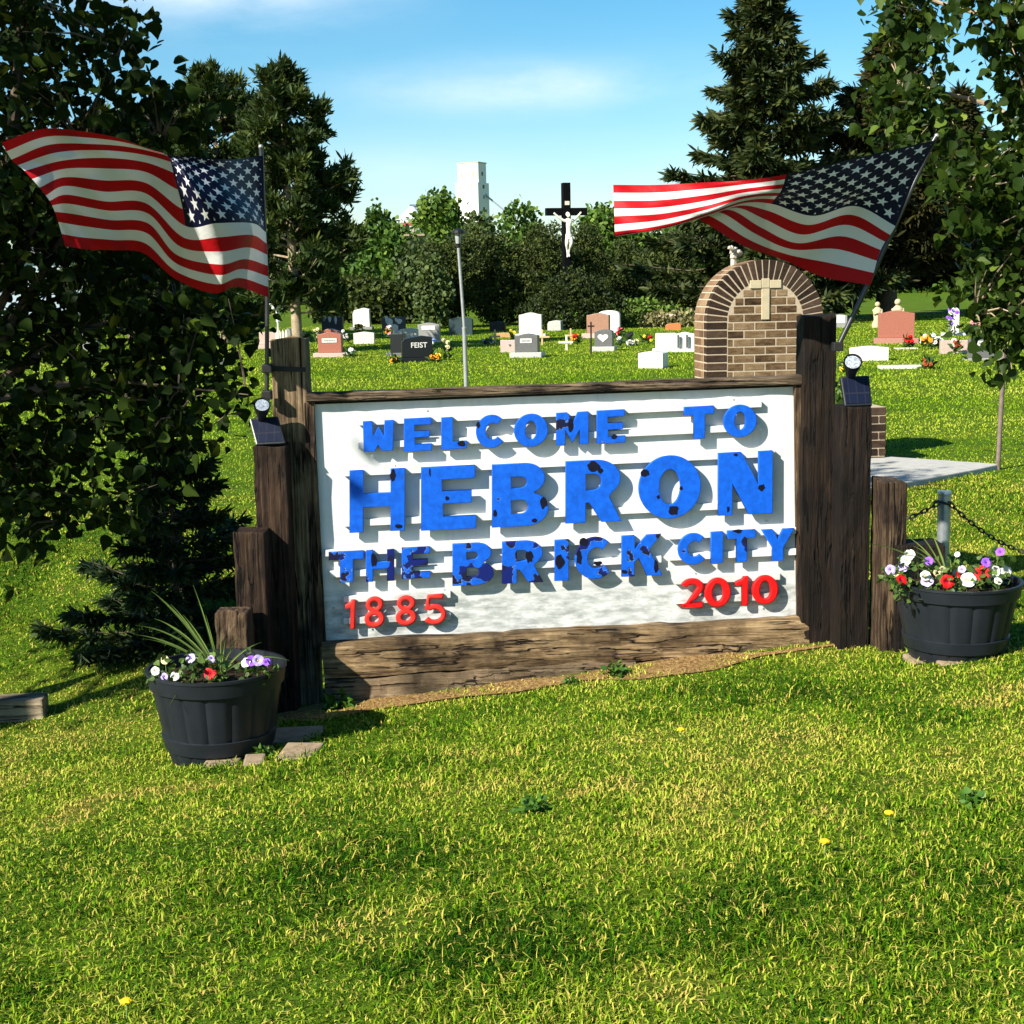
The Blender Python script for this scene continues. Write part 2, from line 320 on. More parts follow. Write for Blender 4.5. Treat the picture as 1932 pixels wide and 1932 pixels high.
def near_tree(name, label, base, blobs, mat, leaf, limbs, r0, group=None, spread=.13):
    rt = root(name, base, label, 'tree', group); m = MB(); base = Vector(base)
    for pts, rads in limbs:
        q = []
        for i in range(len(pts) - 1):
            for k in range(4): q.append(pts[i].lerp(pts[i + 1], k / 4) + Vector((random.uniform(-1, 1), random.uniform(-1, 1), 0)) * .02)
        q.append(pts[-1]); rr = [rads[0] + (rads[1] - rads[0]) * i / (len(q) - 1) for i in range(len(q))]
        m.tube(q, rr, 8)
    P = blob_points(blobs, 14, spread); ends = [p for pts, _ in limbs for p in (pts[-1], pts[len(pts) // 2], pts[0].lerp(pts[-1], .75))]
    for c in P.reshape(-1, 14, 3).mean(1)[::2]:
        c = Vector(c); e = min(ends, key=lambda q: (q - c).length); a_ = c + (e - c) * min(.75, .5 / max(.01, (e - c).length)) - Vector((0, 0, .06)); m.tube([a_, a_.lerp(c, .5) + Vector((0, 0, .03)), c + (c - a_) * .25], [.007, .005, .002], 4, cap=False)
    m.build('trunk', r0, rt, smooth=True)
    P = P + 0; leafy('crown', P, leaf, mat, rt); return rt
# big cottonwood on the left
LB = G(-22, 1318)
lb = [(60, -520, 260, 260, 7.9, 1, 1710), (40, 60, 190, 120, 8.3, 1, 1156), (-60, 300, 200, 200, 8, 1.1, 1020), (120, 260, 200, 120, 8.3, 0.9, 1020), (285, 215, 80, 60, 8.2, 0.45, 204), (345, 190, 40, 30, 8.2, 0.2, 47), (235, 60, 45, 60, 8.2, 0.3, 102),
      (60, 430, 190, 120, 8.3, 0.9, 1156), (230, 430, 150, 110, 8.5, 0.7, 816), (330, 560, 130, 80, 8.4, 0.6, 572), (130, 640, 220, 130, 8.2, 0.8, 1196), (300, 690, 120, 90, 8.2, 0.6, 572), (440, 590, 65, 40, 8.2, 0.3, 135), (400, 640, 70, 60, 8.2, 0.35, 156),
      (60, 830, 160, 120, 8, 0.7, 780), (230, 830, 130, 90, 8, 0.55, 291), (330, 790, 80, 45, 7.9, 0.3, 135), (415, 755, 55, 22, 7.85, 0.15, 46), (30, 960, 130, 70, 7.9, 0.55, 468), (180, 950, 110, 55, 7.9, 0.4, 197), (-140, 700, 160, 300, 7.9, 1, 780), (-20, -120, 260, 140, 8.3, 1.2, 1440)]
lbase = Vector((LB.x, 8.05, g(LB.x, 8.05)))
lb = [q[:6] + (int(q[6] * (.8 if q[1] > 500 else .9)),) for q in lb]
def limb(a, px, py, Y, r): b = at(px, py, Y); return ([a, a.lerp(b, .5) + Vector((0, 0, .12)), b], r)
fork = Vector((lbase.x + .05, 8.1, 1.1)); top = at(40, -60, 8.3)
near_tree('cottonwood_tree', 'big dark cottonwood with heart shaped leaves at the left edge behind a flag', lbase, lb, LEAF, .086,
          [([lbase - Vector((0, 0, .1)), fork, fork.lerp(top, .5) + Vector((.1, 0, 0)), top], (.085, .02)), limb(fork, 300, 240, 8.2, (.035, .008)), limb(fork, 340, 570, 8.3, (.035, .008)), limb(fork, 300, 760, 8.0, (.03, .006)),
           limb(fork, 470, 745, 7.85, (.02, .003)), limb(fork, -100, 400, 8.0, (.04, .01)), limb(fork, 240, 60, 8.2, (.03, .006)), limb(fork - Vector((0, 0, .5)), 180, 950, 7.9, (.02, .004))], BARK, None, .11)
def added_shade_tree():                               # unseen tree added to shade the first cottonwood and the left lawn edge
    b = gd(-5.95, 5.1); rt = root('cottonwood_tree', b, 'unseen second cottonwood added left of the picture for its shade', 'tree'); m = MB(); m.tube([b - Vector((0, 0, .1)), b + Vector((.1, 0, 2.2)), b + Vector((0, .1, 5.6))], [.12, .09, .02], 8); P = []
    for k in range(26):
        a = k * 2.4; z = 3.1 + 3.1 * k / 25; e = Vector((b.x + math.cos(a) * random.uniform(.4, .95), b.y + math.sin(a) * random.uniform(.4, .95), z)); m.tube([Vector((b.x, b.y, z - .6)), e], [.03, .008], 5); P.append(np.array(tuple(e)) + RNG.normal(0, .3, (95, 3)))
    m.build('trunk', BARK, rt, smooth=True); leafy('crown', np.concatenate(P), .1, LEAF, rt)
added_shade_tree()
# cottonwood reaching in from the right
rb = [(1722, 90, 46, 105, 9.6, .5, 400), (1725, 205, 58, 75, 9.6, .5, 380), (1755, 275, 60, 50, 9.4, .4, 420), (1700, 15, 42, 45, 9.6, .4, 170), (1668, 190, 24, 50, 9.7, .3, 60), (1830, 5, 50, 14, 8.6, .3, 90), (1770, 45, 14, 14, 9.4, .1, 28),
      (1912, 55, 38, 60, 8.6, .3, 260), (1928, 180, 32, 90, 8.8, .3, 300), (1845, 335, 60, 42, 8.8, .4, 300), (1925, 330, 50, 80, 8.8, .5, 330), (1880, 420, 60, 60, 8.8, .4, 300), (1835, 420, 35, 30, 8.8, .3, 90), (1860, 520, 60, 40, 8.8, .3, 170), (1910, 600, 45, 55, 8.8, .35, 260), (1865, 615, 36, 28, 8.8, .25, 80), (1905, 665, 26, 26, 8.8, .2, 60),
      (1955, 500, 50, 120, 8.8, .5, 480), (2080, 200, 100, 300, 8.9, .8, 1500), (2000, -160, 220, 110, 8.9, .9, 1300)]
rbase = gd(3.55, 9.1); rf = Vector((3.55, 9.1, 1.3))
near_tree('poplar_tree', 'leafy green poplar reaching in from the right edge above the tombstones', rbase, rb, LEAFR, .082,
          [([rbase - Vector((0, 0, .1)), rf, Vector((3.5, 9.1, 3)), Vector((3.3, 9, 5))], (.11, .03)), limb(rf, 1790, 360, 8.9, (.022, .004)), limb(rf, 1840, 560, 8.8, (.02, .004)), limb(rf + Vector((-.02, 0, 1)), 1700, 150, 9.6, (.03, .006)),
           limb(rf + Vector((-.02, 0, 1.5)), 1690, -20, 9.6, (.03, .006)), limb(rf + Vector((0, 0, .6)), 1900, 60, 8.7, (.03, .006))], PALEBARK, None, .085)
def needles(P, D, length, width, n_each, spread):   # sprays of thin blades at points P roughly along D
    n = len(P); Q = np.repeat(P, n_each, 0); d = unit(np.repeat(D, n_each, 0) + RNG.normal(0, spread, (n * n_each, 3)))
    l = length * RNG.uniform(.6, 1.25, n * n_each)[:, None]; s = unit(np.cross(d, RNG.normal(0, 1, d.shape))) * width * RNG.uniform(.6, 1.4, (len(d), 1))
    Q = Q + d * l * RNG.uniform(-.1, .35, (len(d), 1))
    return np.stack([Q - s * .5, Q + s * .5, Q + d * l * .6 + s * .6, Q + d * l, Q + d * l * .6 - s * .6], 1)
NPAT = [(0, 1, 2, 3, 4)]
def pine(name, label, base, h, wr, mat, group, bare=.1, trunkmat=PALEBARK, lean=0, nb=64, prof=None):
    base = Vector(base); rt = root(name, base, label, 'tree', group); m = MB(); m.tube([base - Vector((0, 0, .2)), base + Vector((lean * .4, 0, h * .5)), base + Vector((lean, 0, h * .95))], [h * .021, h * .014, h * .003], 10)
    P = []; D = []; u = h / 8
    for i in range(nb):
        t = bare + (1 - bare) * (i / (nb - 1)); z = h * t
        pr = (np.interp(t, [0, .2, .45, .7, .88, 1], prof or [.75, 1, .92, .66, .36, .12])) * random.choice([.5, .68, .85, 1, 1.1])
        a = i * 2.4 + random.uniform(-.5, .5); Lb = max(.15 * u, wr * pr); d = Vector((math.cos(a), math.sin(a), .25 + .6 * t)); p0 = base + Vector((lean * t, 0, z - .05 * h * (1 - t))); p1 = p0 + Vector((d.x * Lb, d.y * Lb, d.z * Lb * .6))
        m.tube([p0, p0.lerp(p1, .6) - Vector((0, 0, .06 * Lb)), p1], [h * .0045, h * .003, .010], 5)
        for k in range(int(2 + 4.6 * Lb / u)):
            q = 1 - abs(random.gauss(0, .28)); pp = p0.lerp(p1, max(.25, q)) + Vector((random.gauss(0, .16), random.gauss(0, .16), abs(random.gauss(0, .12)))) * (Lb * .6 + .2 * u); P.append(pp); D.append(Vector((d.x * .5, d.y * .5, .8)))
    m.build('trunk', trunkmat, rt, smooth=True)
    P = np.array([tuple(p) for p in P]); D = unit(np.array([tuple(p) for p in D])); ne = 70
    Q = np.repeat(P, ne, 0) + RNG.normal(0, .075 * u, (len(P) * ne, 3)); Q = Q - np.repeat(D, ne, 0) * .1 * u
    V = needles(Q, np.repeat(D, ne, 0), .26 * u, .05 * u, 1, .8); clump = np.repeat(RNG.random(len(P)) * .5, ne); soup('crown', V, NPAT, mat, rt, np.clip(clump + RNG.beta(1.5, 3, len(V)) * .65, 0, 1)); return rt
def spruce(name, label, base, h, wr, mat, group, nb=120, skirt=.04, dens=1.0, size=1.0, trunkr=.02):
    base = Vector(base); rt = root(name, base, label, 'tree', group); m = MB(); m.tube([base - Vector((0, 0, .2)), base + Vector((0, 0, h * .1)), base + Vector((0, 0, h * .98))], [h * trunkr * 1.25, h * trunkr, h * .002], 10)
    P = []; D = []; tiers = max(8, int(nb / 6.0))
    for i in range(nb):
        ti = i // 6; t = min(.985, skirt + (1 - skirt) * (ti + random.uniform(-.16, .16)) / tiers); z = h * t; Lb = wr * (1 - t) ** .92 * random.choice([.42, .62, .8, .95, 1.06, 1.16]) + .03 * h * (1 - t) + .05
        a = (i % 6) * 1.047 + ti * .7 + random.uniform(-.4, .4); dx, dy = math.cos(a), math.sin(a); droop = random.uniform(.0, .30) * (1 - t); lift = .24
        pts = []
        for k in range(9):
            q = k / 8; pts.append(base + Vector((dx * Lb * q, dy * Lb * q, z - droop * Lb * q * 1.5 + lift * Lb * q * q)))
        m.tube([pts[0], pts[4], pts[8]], [h * .004, h * .0025, h * .0008], 4)
        ns = int((14 + 18 * Lb / size) * dens)
        for k in range(ns):
            q = random.uniform(.12, 1) ** .8; j = min(7, int(q * 8)); pp = pts[j].lerp(pts[j + 1], q * 8 - j); wdt = .24 * Lb * (1.08 - q) + .05 * size; s_ = random.uniform(-1, 1) * wdt
            pp = pp + Vector((-dy * s_, dx * s_, random.uniform(-.20, .02) * size - abs(s_) * .2)); P.append(pp); sg = 1 if s_ > 0 else -1
            D.append(Vector((dx - dy * sg * .7, dy + dx * sg * .7, -.25 + .1 * random.random())))
    for k in range(14): P.append(base + Vector((0, 0, h * (1 - .004 * k)))); D.append(Vector((random.gauss(0, .4), random.gauss(0, .4), 1)))
    m.build('trunk', BARK, rt, smooth=True)
    P = np.array([tuple(p) for p in P]); D = unit(np.array([tuple(p) for p in D])); ne = 7
    V = needles(P, D, .46 * size, .085 * size, ne, .5); cl = np.repeat(RNG.random(len(P)) * .6, ne)
    soup('crown', V, NPAT, mat, rt, np.clip(cl + RNG.beta(1.4, 3, len(V)) * .6, 0, 1)); return rt
def bushy(name, label, cat, base, lobes, n, leaf, mat, group=None, trunk=True, tr=.12, twig=10, aspect=.55, tintoff=0):
    base = Vector(base); rt = root(name, base, label, cat, group); P = []
    tot = sum(l[3] * l[5] for l in lobes)
    for (dx, dy, dz, rx, ry, rz) in lobes:
        m_ = max(6, int(n * rx * rz / tot / twig)); d = unit(RNG.normal(0, 1, (m_, 3))) * RNG.uniform(.55, 1.06, (m_, 1)) ** .7
        c = np.array(base) + np.array([dx, dy, dz]); tw = c + d * np.array([[rx, ry, rz]]); P.append(np.repeat(tw, twig, 0) + RNG.normal(0, leaf * 1.15, (m_ * twig, 3)))
    P = np.concatenate(P); P = P[P[:, 2] > base.z + .02]
    if trunk:
        m = MB(); topl = max(lobes, key=lambda l: l[2]); m.tube([base - Vector((0, 0, .2)), base + Vector((topl[0] * .4, 0, topl[2] * .5)), base + Vector(topl[:3])], [tr, tr * .7, tr * .2], 8)
        for l in lobes: m.tube([base + Vector((0, 0, l[2] * .3)), base + Vector(l[:3])], [tr * .5, tr * .12], 6)
        m.build('trunk', BARK, rt, smooth=True)
    nn = len(P); d = unit(RNG.normal(0, 1, (nn, 3)) + np.array([[0, 0, .5]])); V = needles(P, d, leaf * 1.6, leaf * aspect * 2, 1, .3)
    cl = np.repeat(RNG.random(nn // twig + 1), twig)[:nn] * .5
    soup('crown' if trunk else 'foliage', V, NPAT, mat, rt, np.clip(cl + RNG.beta(1.6, 3, nn) * .65 + tintoff, 0, 1)); return rt
def base_at(px, py, Y): p = at(px, py, Y); return Vector((p.x, p.y, 0))
# conifers
pine('pine_tree', 'tall open pine with pale trunk standing behind the left sign post', base_at(563, 663, 41), 7.6, 2.15, PINE, 'pines behind the left flag', .18, nb=74, lean=-.2)
pine('pine_tree', 'lower bushy pine between the cottonwood and the tall pine', base_at(425, 640, 50), 8.4, 2.6, PINE, 'pines behind the left flag', .08, nb=80, prof=[.8, 1, 1, .9, .65, .3])
pine('pine_tree', 'shadowy pine low behind the cottonwood leaves at far left', base_at(250, 640, 54), 7.8, 2.8, PINE, 'pines behind the left flag', .06, nb=80, prof=[.8, 1, 1, .9, .65, .3])
spruce('spruce_tree', 'tallest dark spruce rising behind the brick arch', base_at(1435, 600, 62), 14.6, 5.5, SPRUCE, 'old spruces behind the arch', 138, .05, .92)
spruce('spruce_tree', 'brownish spruce with bare trunk behind the right flag', base_at(1672, 600, 64), 12.4, 5.2, DARKSP, 'old spruces behind the arch', 110, .2, 1.2, 1.0, .034)
spruce('spruce_tree', 'dark spruce half hidden by the poplar leaves at right', base_at(1800, 592, 72), 10.5, 4.8, DARKSP, 'old spruces behind the arch', 100, .2, 1.1)
YS = Vector((at(335, 1160, 9.0).x, 9.0, 0)); YS.z = g(YS.x, YS.y)
spruce('young_spruce', 'small young spruce with drooping layers left of the sign posts', YS, 1.5, .66, YOUNG, None, 60, .04, .8, .17, .014)
# junipers, bushes, far trees
J = lambda px, py, Y: base_at(px, py, Y)
for (px, Y, wpx, hpx, by, lab) in [(850, 64, 62, 165, 602, 'tall juniper bush at the left end of the dark hedge'), (930, 66, 75, 175, 602, 'dark juniper bush behind the lamp post'), (1015, 66, 75, 180, 602, 'dark juniper bush left of the crucifix'), (1100, 68, 65, 175, 600, 'dark juniper bush right of the crucifix'), (1170, 72, 60, 140, 598, 'juniper bush below the tip of the right flag'), (1265, 70, 75, 130, 590, 'spreading juniper bush left of the brick arch')]:
    s = Y / F; b = J(px, by, Y); w_, h_ = wpx * s, hpx * s
    lobes = [(random.uniform(-.5, .5) * w_, random.uniform(-.5, .5) * w_, h_ * q, w_ * random.uniform(.42, .62), w_ * .55, h_ * .28) for q in (.2, .3, .45, .55, .68, .76)] + [(0, 0, h_ * .5, w_ * .72, w_ * .7, h_ * .5)]
    bushy('juniper_bush', lab, 'bush', b, lobes, 15000, .085, JUNI, 'junipers behind the cemetery', False, aspect=.3)
b_ = J(1085, 600, 57.3); bushy('juniper_bush', 'dark juniper bush in front of the foot of the crucifix', 'bush', b_, [(0, 0, .7, 1.5, .9, .8), (-.5, 0, 1.3, .9, .7, .7), (.6, 0, 1.25, .9, .7, .75), (.05, 0, 1.75, .6, .5, .6), (1.4, 0, .7, .8, .7, .6), (-1.4, 0, .6, .8, .7, .6)], 9000, .08, JUNI, 'junipers behind the cemetery', False, aspect=.3, tintoff=-.18)
bushy('shrub', 'pale grey green shrub at the hedge foot behind the headstones', 'bush', J(818, 596, 62), [(0, 0, .9, .55, .5, .9), (.3, 0, 1.6, .45, .4, .8), (-.35, 0, 1.3, .4, .4, .7), (-.1, 0, 2.3, .4, .4, .6)], 3200, .1, GREYG, None, False)
bushy('shrub', 'olive shrub below the pine at left of the hedge', 'bush', J(735, 585, 72), [(-.9, 0, .8, .9, .7, .8), (0, 0, 1.0, 1.0, .8, .9), (.8, 0, .8, .8, .7, .8)], 4200, .13, JUNI, None, False)
bushy('shrub', 'grey green bush right beside the pine trunk', 'bush', J(660, 580, 76), [(-.9, 0, 1, 1.2, .7, 1.1), (.6, 0, 1.2, 1.3, .8, 1.2)], 4200, .13, JUNI, None, False)
bushy('shrub', 'bright green spreading shrub beside the crucifix foot', 'bush', J(1185, 585, 60), [(-.6, 0, .35, 1.0, .7, .5), (.6, 0, .45, 1.1, .8, .55), (1.7, 0, .25, .9, .7, .4), (-1.5, 0, .5, .6, .6, .5)], 5200, .09, BROAD, None, False, tintoff=.25)
bushy('shrub', 'pale straw coloured low shrub left of the arch', 'bush', J(1265, 590, 58), [(-.4, 0, .2, .8, .5, .3), (.6, 0, .2, .9, .5, .3)], 2000, .08, leafmat('straw_foliage', [(0, (.06, .06, .02)), (1, (.36, .32, .14))], .1, .7, .1), None, False)
for (px, top, wpx, Y, lab, mt, to) in [(838, 368, 62, 150, 'round bright green tree left of the grain elevator', BROAD, .15), (762, 432, 50, 120, 'dark green tree below the grey bin roof', BROAD, 0), (715, 402, 42, 130, 'dark tree beside the tall pine', BROAD, -.1), (905, 410, 42, 125, 'yellow green tree at the foot of the grain elevator', GREYG, -.1), (985, 392, 62, 210, 'round green tree right of the grain elevator', BROAD, .05), (1140, 398, 50, 140, 'green tree right behind the crucifix arm', BROAD, .1), (1210, 392, 60, 140, 'green tree behind the tip of the right flag', BROAD, .05), (1290, 420, 50, 120, 'dark green tree left of the tallest spruce', BROAD, -.1),
                                       (790, 455, 45, 110, 'yellowish leafy tree above the pale shrub', GREYG, -.2), (640, 430, 70, 160, 'shadowy green tree seen past the tall pine', BROAD, -.1), (340, 470, 130, 140, 'dark tree behind the left flag', BROAD, -.1), (120, 480, 130, 150, 'dark tree far behind the cottonwood', BROAD, -.1), (1560, 470, 60, 150, 'dark green tree between the two old spruces', BROAD, -.1), (1860, 470, 90, 160, 'dark green tree far right behind the poplar', BROAD, -.1)]:
    s = Y / F; b = J(px, 560, Y); h_ = CAMZ + (548 - (px - 966) * .02 - top) * s; w_ = wpx * s
    lobes = [(0, 0, h_ * .68, w_ * .62, w_ * .6, h_ * .30)] + [(random.uniform(-.6, .6) * w_, random.uniform(-.6, .2) * w_, h_ * random.uniform(.28, .74), w_ * .42, w_ * .4, h_ * .2) for _ in range(7)]
    bushy('broadleaf_tree', lab, 'tree', b, lobes, 3600, .0019 * Y, mt, 'trees along the far edge of the cemetery', True, .002 * Y, tintoff=to)
def woods():
    P = []
    for i in range(900):
        px = random.uniform(-300, 2250); Y = random.uniform(170, 230); p = at(px, 550, Y); h = random.uniform(3, 7.5)
        n = 26; q = RNG.normal(0, 1, (n, 3)); q = unit(q) * np.array([[3.4, 2.5, h * .5]]) + np.array([[p.x, p.y, h * .5]]); P.append(q)
    P = np.concatenate(P); d = unit(RNG.normal(0, 1, P.shape) + np.array([[0, 0, .5]])); V = needles(P, d, 1.1, .8, 1, .3)
    tag(soup('distant_woods', V, NPAT, BROAD, None, RNG.beta(1.6, 3, len(V))), 'distant belt of green woods along the horizon', 'woods', None, 'stuff')
woods()
# ------------------------------------------------------------------ far buildings
WHITEC = plain((.78, .74, .68), .8, .1, .06, .3, 0, 0); DARKW = plain((.05, .045, .04), .5, .3, .2, 3)
def elevator():
    Y = 390; s = Y / F; c = at(893, 430, Y); b = Vector((c.x, c.y, 0)); rt = root('grain_elevator', b, 'white concrete grain elevator tower rising above the trees', 'grain elevator', None, R(-28))
    zt = lambda py: at(890, py, Y).z; h1 = zt(346); h2 = zt(309); W1, D1 = 6.6, 5.9; W2, D2 = 6.1, 3.0
    m = MB(); m.box((0, 0, h1 / 2), (W1, D1, h1)); m.build('body', WHITEC, rt, True)
    m = MB(); m.box((-.05, 0, (h1 + h2) / 2), (W2, D1 * .72, h2 - h1)); h = m.build('headhouse', WHITEC, rt, True)
    m = MB(); m.box((-.05, 0, h2 + .12), (W2 + .3, D1 * .72 + .3, .24)); m.build('roof_cap', plain((.4, .36, .3), .8), rt, True)
    def win(x, z, side, w_=.75, hh=.95, pm=DARKW):
        m = MB()
        if side == 0: m.box((x, -D1 * (.36 if z > h1 else .5), z), (w_, .12, hh))
        else: m.box(((W2 / 2 - .05) if z > h1 else W1 / 2, x, z), (.12, w_, hh))
        f = m.build('window', pm, rt, True)
    TAN = plain((.45, .33, .18), .7)
    win(-1.9, h1 + 2.0, 0, .55, 1.0, TAN); win(1.5, h1 + 2.2, 0, .55, 1.0, TAN); win(0, h1 + 2.3, 1); win(-2.1, h1 - 1.1, 0, .4, .9, TAN); win(1.3, h1 - 1, 0, .4, .9, TAN); win(0, h1 - 1, 1, .9, .9); win(.1, h1 - 3.6, 1, .5, .9); win(0, h1 - 7, 1, .8, 1.6)
    m = MB(); p = Vector((W1 / 2 + .2, 1.2, h1 - 3.3)); q = p + Vector((9.5, 4.0, -8.6)); m.tube([p + Vector((-.6, 0, .7)), p, q], [.35, .28, .2], 6); m.build('spout_pipe', plain((.25, .3, .34), .5), rt, True)
elevator()
def bin_():
    Y = 300; c = at(778, 430, Y); b = Vector((c.x, c.y, 0)); rt = root('grain_bin', b, 'grey steel grain bin with conical roof among the trees', 'grain bin')
    z = lambda py: at(778, py, Y).z; m = MB(); r = 3.0; zt = z(412); m.lathe([(r, 0), (r, zt - .3)], 24); m.build('bin_wall', plain((.5, .53, .55), .4, .5), rt, True)
    m = MB(); m.lathe([(r + .2, zt - .3), (.5, z(390)), (0, z(389))], 24); m.build('roof', plain((.55, .6, .66), .4, .5), rt, True)
    m = MB(); m.lathe([(r + .06, zt - 1.6), (r + .06, zt - .9)], 24); m.build('red_band', plain((.3, .04, .05), .5), rt, True)
    m = MB(); m.tube([(-.4, 0, z(388)), (6.0, 0, z(392))], .35, 6); m.build('conveyor', plain((.12, .16, .2), .5), rt, True)
bin_()
def house():
    Y = 120; b = J(95, 470, Y); rt = root('house', b, 'grey blue house glimpsed through the cottonwood leaves', 'house'); m = MB(); m.box((0, 0, 2.2), (7, 6, 4.4)); m.build('wall', plain((.33, .40, .45), .7, .2, .1), rt, True)
    m = MB(); m.prism([(-3.9, 4.3), (3.9, 4.3), (0, 6.4)], -3.3, 3.3); m.build('roof', plain((.12, .12, .13), .8), rt, True)
    for x in (-1.8, 1.6):
        m = MB(); m.box((x, -3.02, 2.6), (1.1, .1, 1.3)); m.build('window', DARKW, rt, True)
house()
def shed():
    b = J(860, 560, 105); b = J(868, 500, 105)
    rt = root('utility_pole', J(783, 500, 115), 'pale utility pole with crossarm among the far trees', 'utility pole'); h = at(783, 432, 115).z
    m = MB(); m.tube([(0, 0, 0), (0, 0, h)], .11, 6); m.build('pole', PALEBARK, rt, True); m = MB(); m.box((0, 0, h - .45), (1.6, .12, .14)); m.build('crossarm', PALEBARK, rt, True)
shed()
# ------------------------------------------------------------------ headstones
def gran(c, var=.18): return plain(c, .35, .4, var, 28, 0, .05)
RED = gran((.30, .105, .07)); PINK = gran((.46, .34, .29)); WHT = gran((.62, .60, .55), .06); GRY = gran((.24, .235, .215)); LGRY = gran((.40, .395, .36)); DGRY = gran((.105, .105, .10)); BLK = gran((.010, .011, .012)); NAVY = gran((.028, .035, .055)); TEAL = gran((.03, .05, .055)); PLQ = gran((.66, .63, .58), .1); BROWN = gran((.30, .16, .105)); ORG = gran((.45, .15, .05)); ROUGHW = gran((.58, .57, .52), .22)
def topline(w, h, style):
    a = w / 2; sh = h * .90
    if style == 'flat': return [(-a, 0), (a, 0), (a, h), (-a, h)]
    if style == 'peak': return [(-a, 0), (a, 0), (a, sh), (0, h), (-a, sh)]
    if style == 'slant': return [(-a, 0), (a, 0), (a * .97, h * .93), (a * .3, h), (-a * .8, h * .88), (-a, h * .7)]
    if style == 'arch': return [(-a, 0), (a, 0)] + [(a * math.cos(t), sh * .93 + (h - sh * .93) * math.sin(t)) for t in np.linspace(0, math.pi, 13)]
    return [(-a, 0), (a, 0), (a, sh), (a * .72, sh), (a * .5, h * .95)] + [(a * q, h * (1 - .05 * q * q * 4)) for q in (.3, .1, -.1, -.3)] + [(-a * .5, h * .95), (-a * .72, sh), (-a, sh)]
def serp(w, h): a = w / 2; return [(-a, 0), (a, 0)] + [(a - w * k / 14, h * (.90 + .10 * (.5 - .5 * math.cos(2 * math.pi * k / 14)))) for k in range(15)]
def stone(label, x0, x1, y0, yb, mt, style='serp', base=None, bm_=None, plq=None, rz=-12, th=.22, name='headstone', batter=0):
    p = G((x0 + x1) / 2, yb); s = p.y / F; w_ = (x1 - x0) * s / math.cos(R(rz)); bh = base[1] * s if base else 0
    h = at((x0 + x1) / 2, y0, p.y).z - p.z - bh
    rt = root(name, p, label, 'headstone', 'headstones in the cemetery', R(rz)); rt.location.y += th
    rt.location.z = g(p.x, p.y)
    m = MB(); poly = serp(w_, h) if style == 'serp' else topline(w_, h, style); m.prism([(x, z + bh - (.05 if not base else 0)) for x, z in poly], -th / 2, th / 2); m.build('die', mt, rt, True, bevel=.012)
    if base:
        m = MB(); m.box((0, 0, bh / 2 - .03), (base[0] * s / math.cos(R(rz)), th + .22, bh + .055)); m.build('base', bm_ or mt, rt, True, bevel=.012)
    if plq:
        fx, fz, fw, fh = plq[:4]; m = MB(); m.box((fx * w_, -th / 2 - .004, bh + fz * h), (fw * w_, .02, fh * h)); m.build('plaque', PLQ, rt, True)
        if len(plq) > 4:                       # a line of worn lettering
            m = MB(); k = 7
            for i in range(k): m.box((fx * w_ + (i - (k - 1) / 2) * fw * w_ * .11, -th / 2 - .016, bh + fz * h), (fw * w_ * .075, .006, fh * h * .45))
            m.build('lettering', GRY, rt, True)
    return rt, w_, h, bh, th, s
stone('red granite headstone with pale name plate left of the black one', 600, 645, 627, 674, RED, 'serp', (61, 8), PINK, (0, .60, .62, .2, 1), -6)
stone('red granite headstone hidden close behind the one with pale plate', 602, 642, 617, 663, RED, 'serp', None, None, None, -6)
r_ = stone('navy headstone with white etched figures behind the red pair', 607, 647, 596, 628, NAVY, 'flat', None, None, None, -6)
def etch(rt, w_, h, th, blobs, mt=WHT, bh=0):
    m = MB()
    for x, z, a, b in blobs: m.prism([(x * w_ + a * w_ * math.cos(t) * (1 + .25 * math.sin(3 * t)), bh + z * h + b * h * math.sin(t)) for t in np.linspace(0, 2 * math.pi, 11)[:-1]], -th / 2 - .012, -th / 2 + .01)
    m.build('etching', mt, rt, True)
etch(r_[0], r_[1], r_[2], r_[4], [(-.1, .8, .07, .18), (.18, .72, .06, .22), (-.3, .88, .03, .08)])
stone('tall rough pale headstone on a base near the bush line', 666, 698, 581, 622, ROUGHW, 'slant', (42, 5), GRY, None, -6, .3)
stone('small pinkish white headstone below the tall rough one', 667, 706, 623, 649, gran((.60, .53, .48), .08), 'peak', None, None, None, -4, .2)
r_ = stone('dark headstone with big white splashed etching', 721, 765, 596, 634, NAVY, 'flat', None, None, None, -4)
etch(r_[0], r_[1], r_[2], r_[4], [(-.28, .82, .07, .2), (-.15, .6, .12, .3), (.05, .35, .15, .25), (.25, .72, .13, .13), (.12, .8, .05, .1)])
stone('rough light grey headstone with sloping top behind the black one', 738, 789, 616, 656, LGRY, 'slant', None, None, None, -6, .24)
stone('grey headstone with white name plate and curved top', 789, 830, 609, 646, GRY, 'serp', (46, 5), LGRY, (0, .7, .62, .24), -8, .2)
stone('black headstone standing close behind the lettered one', 738, 762, 630, 672, BLK, 'flat', (38, 6), DGRY, None, -10, .35)
r_ = stone('black granite headstone lettered FEIST on a black base', 757, 815, 634, 683, BLK, 'slant', (72, 8), BLK, None, 8, .26)
def text_part(txt, rt, loc, size, mt, name='lettering', rot=(R(90), 0, 0), bold=.02):
    c = bpy.data.curves.new('t', 'FONT'); c.body = txt; c.size = size; c.align_x = 'CENTER'; c.align_y = 'CENTER'; c.extrude = .006; c.offset = bold * size
    o = bpy.data.objects.new('t', c); link(o); dg = bpy.context.evaluated_depsgraph_get(); me = bpy.data.meshes.new_from_object(o.evaluated_get(dg)); bpy.data.objects.remove(o)
    me.materials.clear(); me.transform(Matrix.Translation(loc) @ Matrix.Rotation(rot[0], 4, 'X')); return put(name, me, mt, rt, True)
text_part('FEIST', r_[0], (.04, -r_[4] / 2 - .004, r_[3] + r_[2] * .56), r_[2] * .34, PLQ, bold=.012)
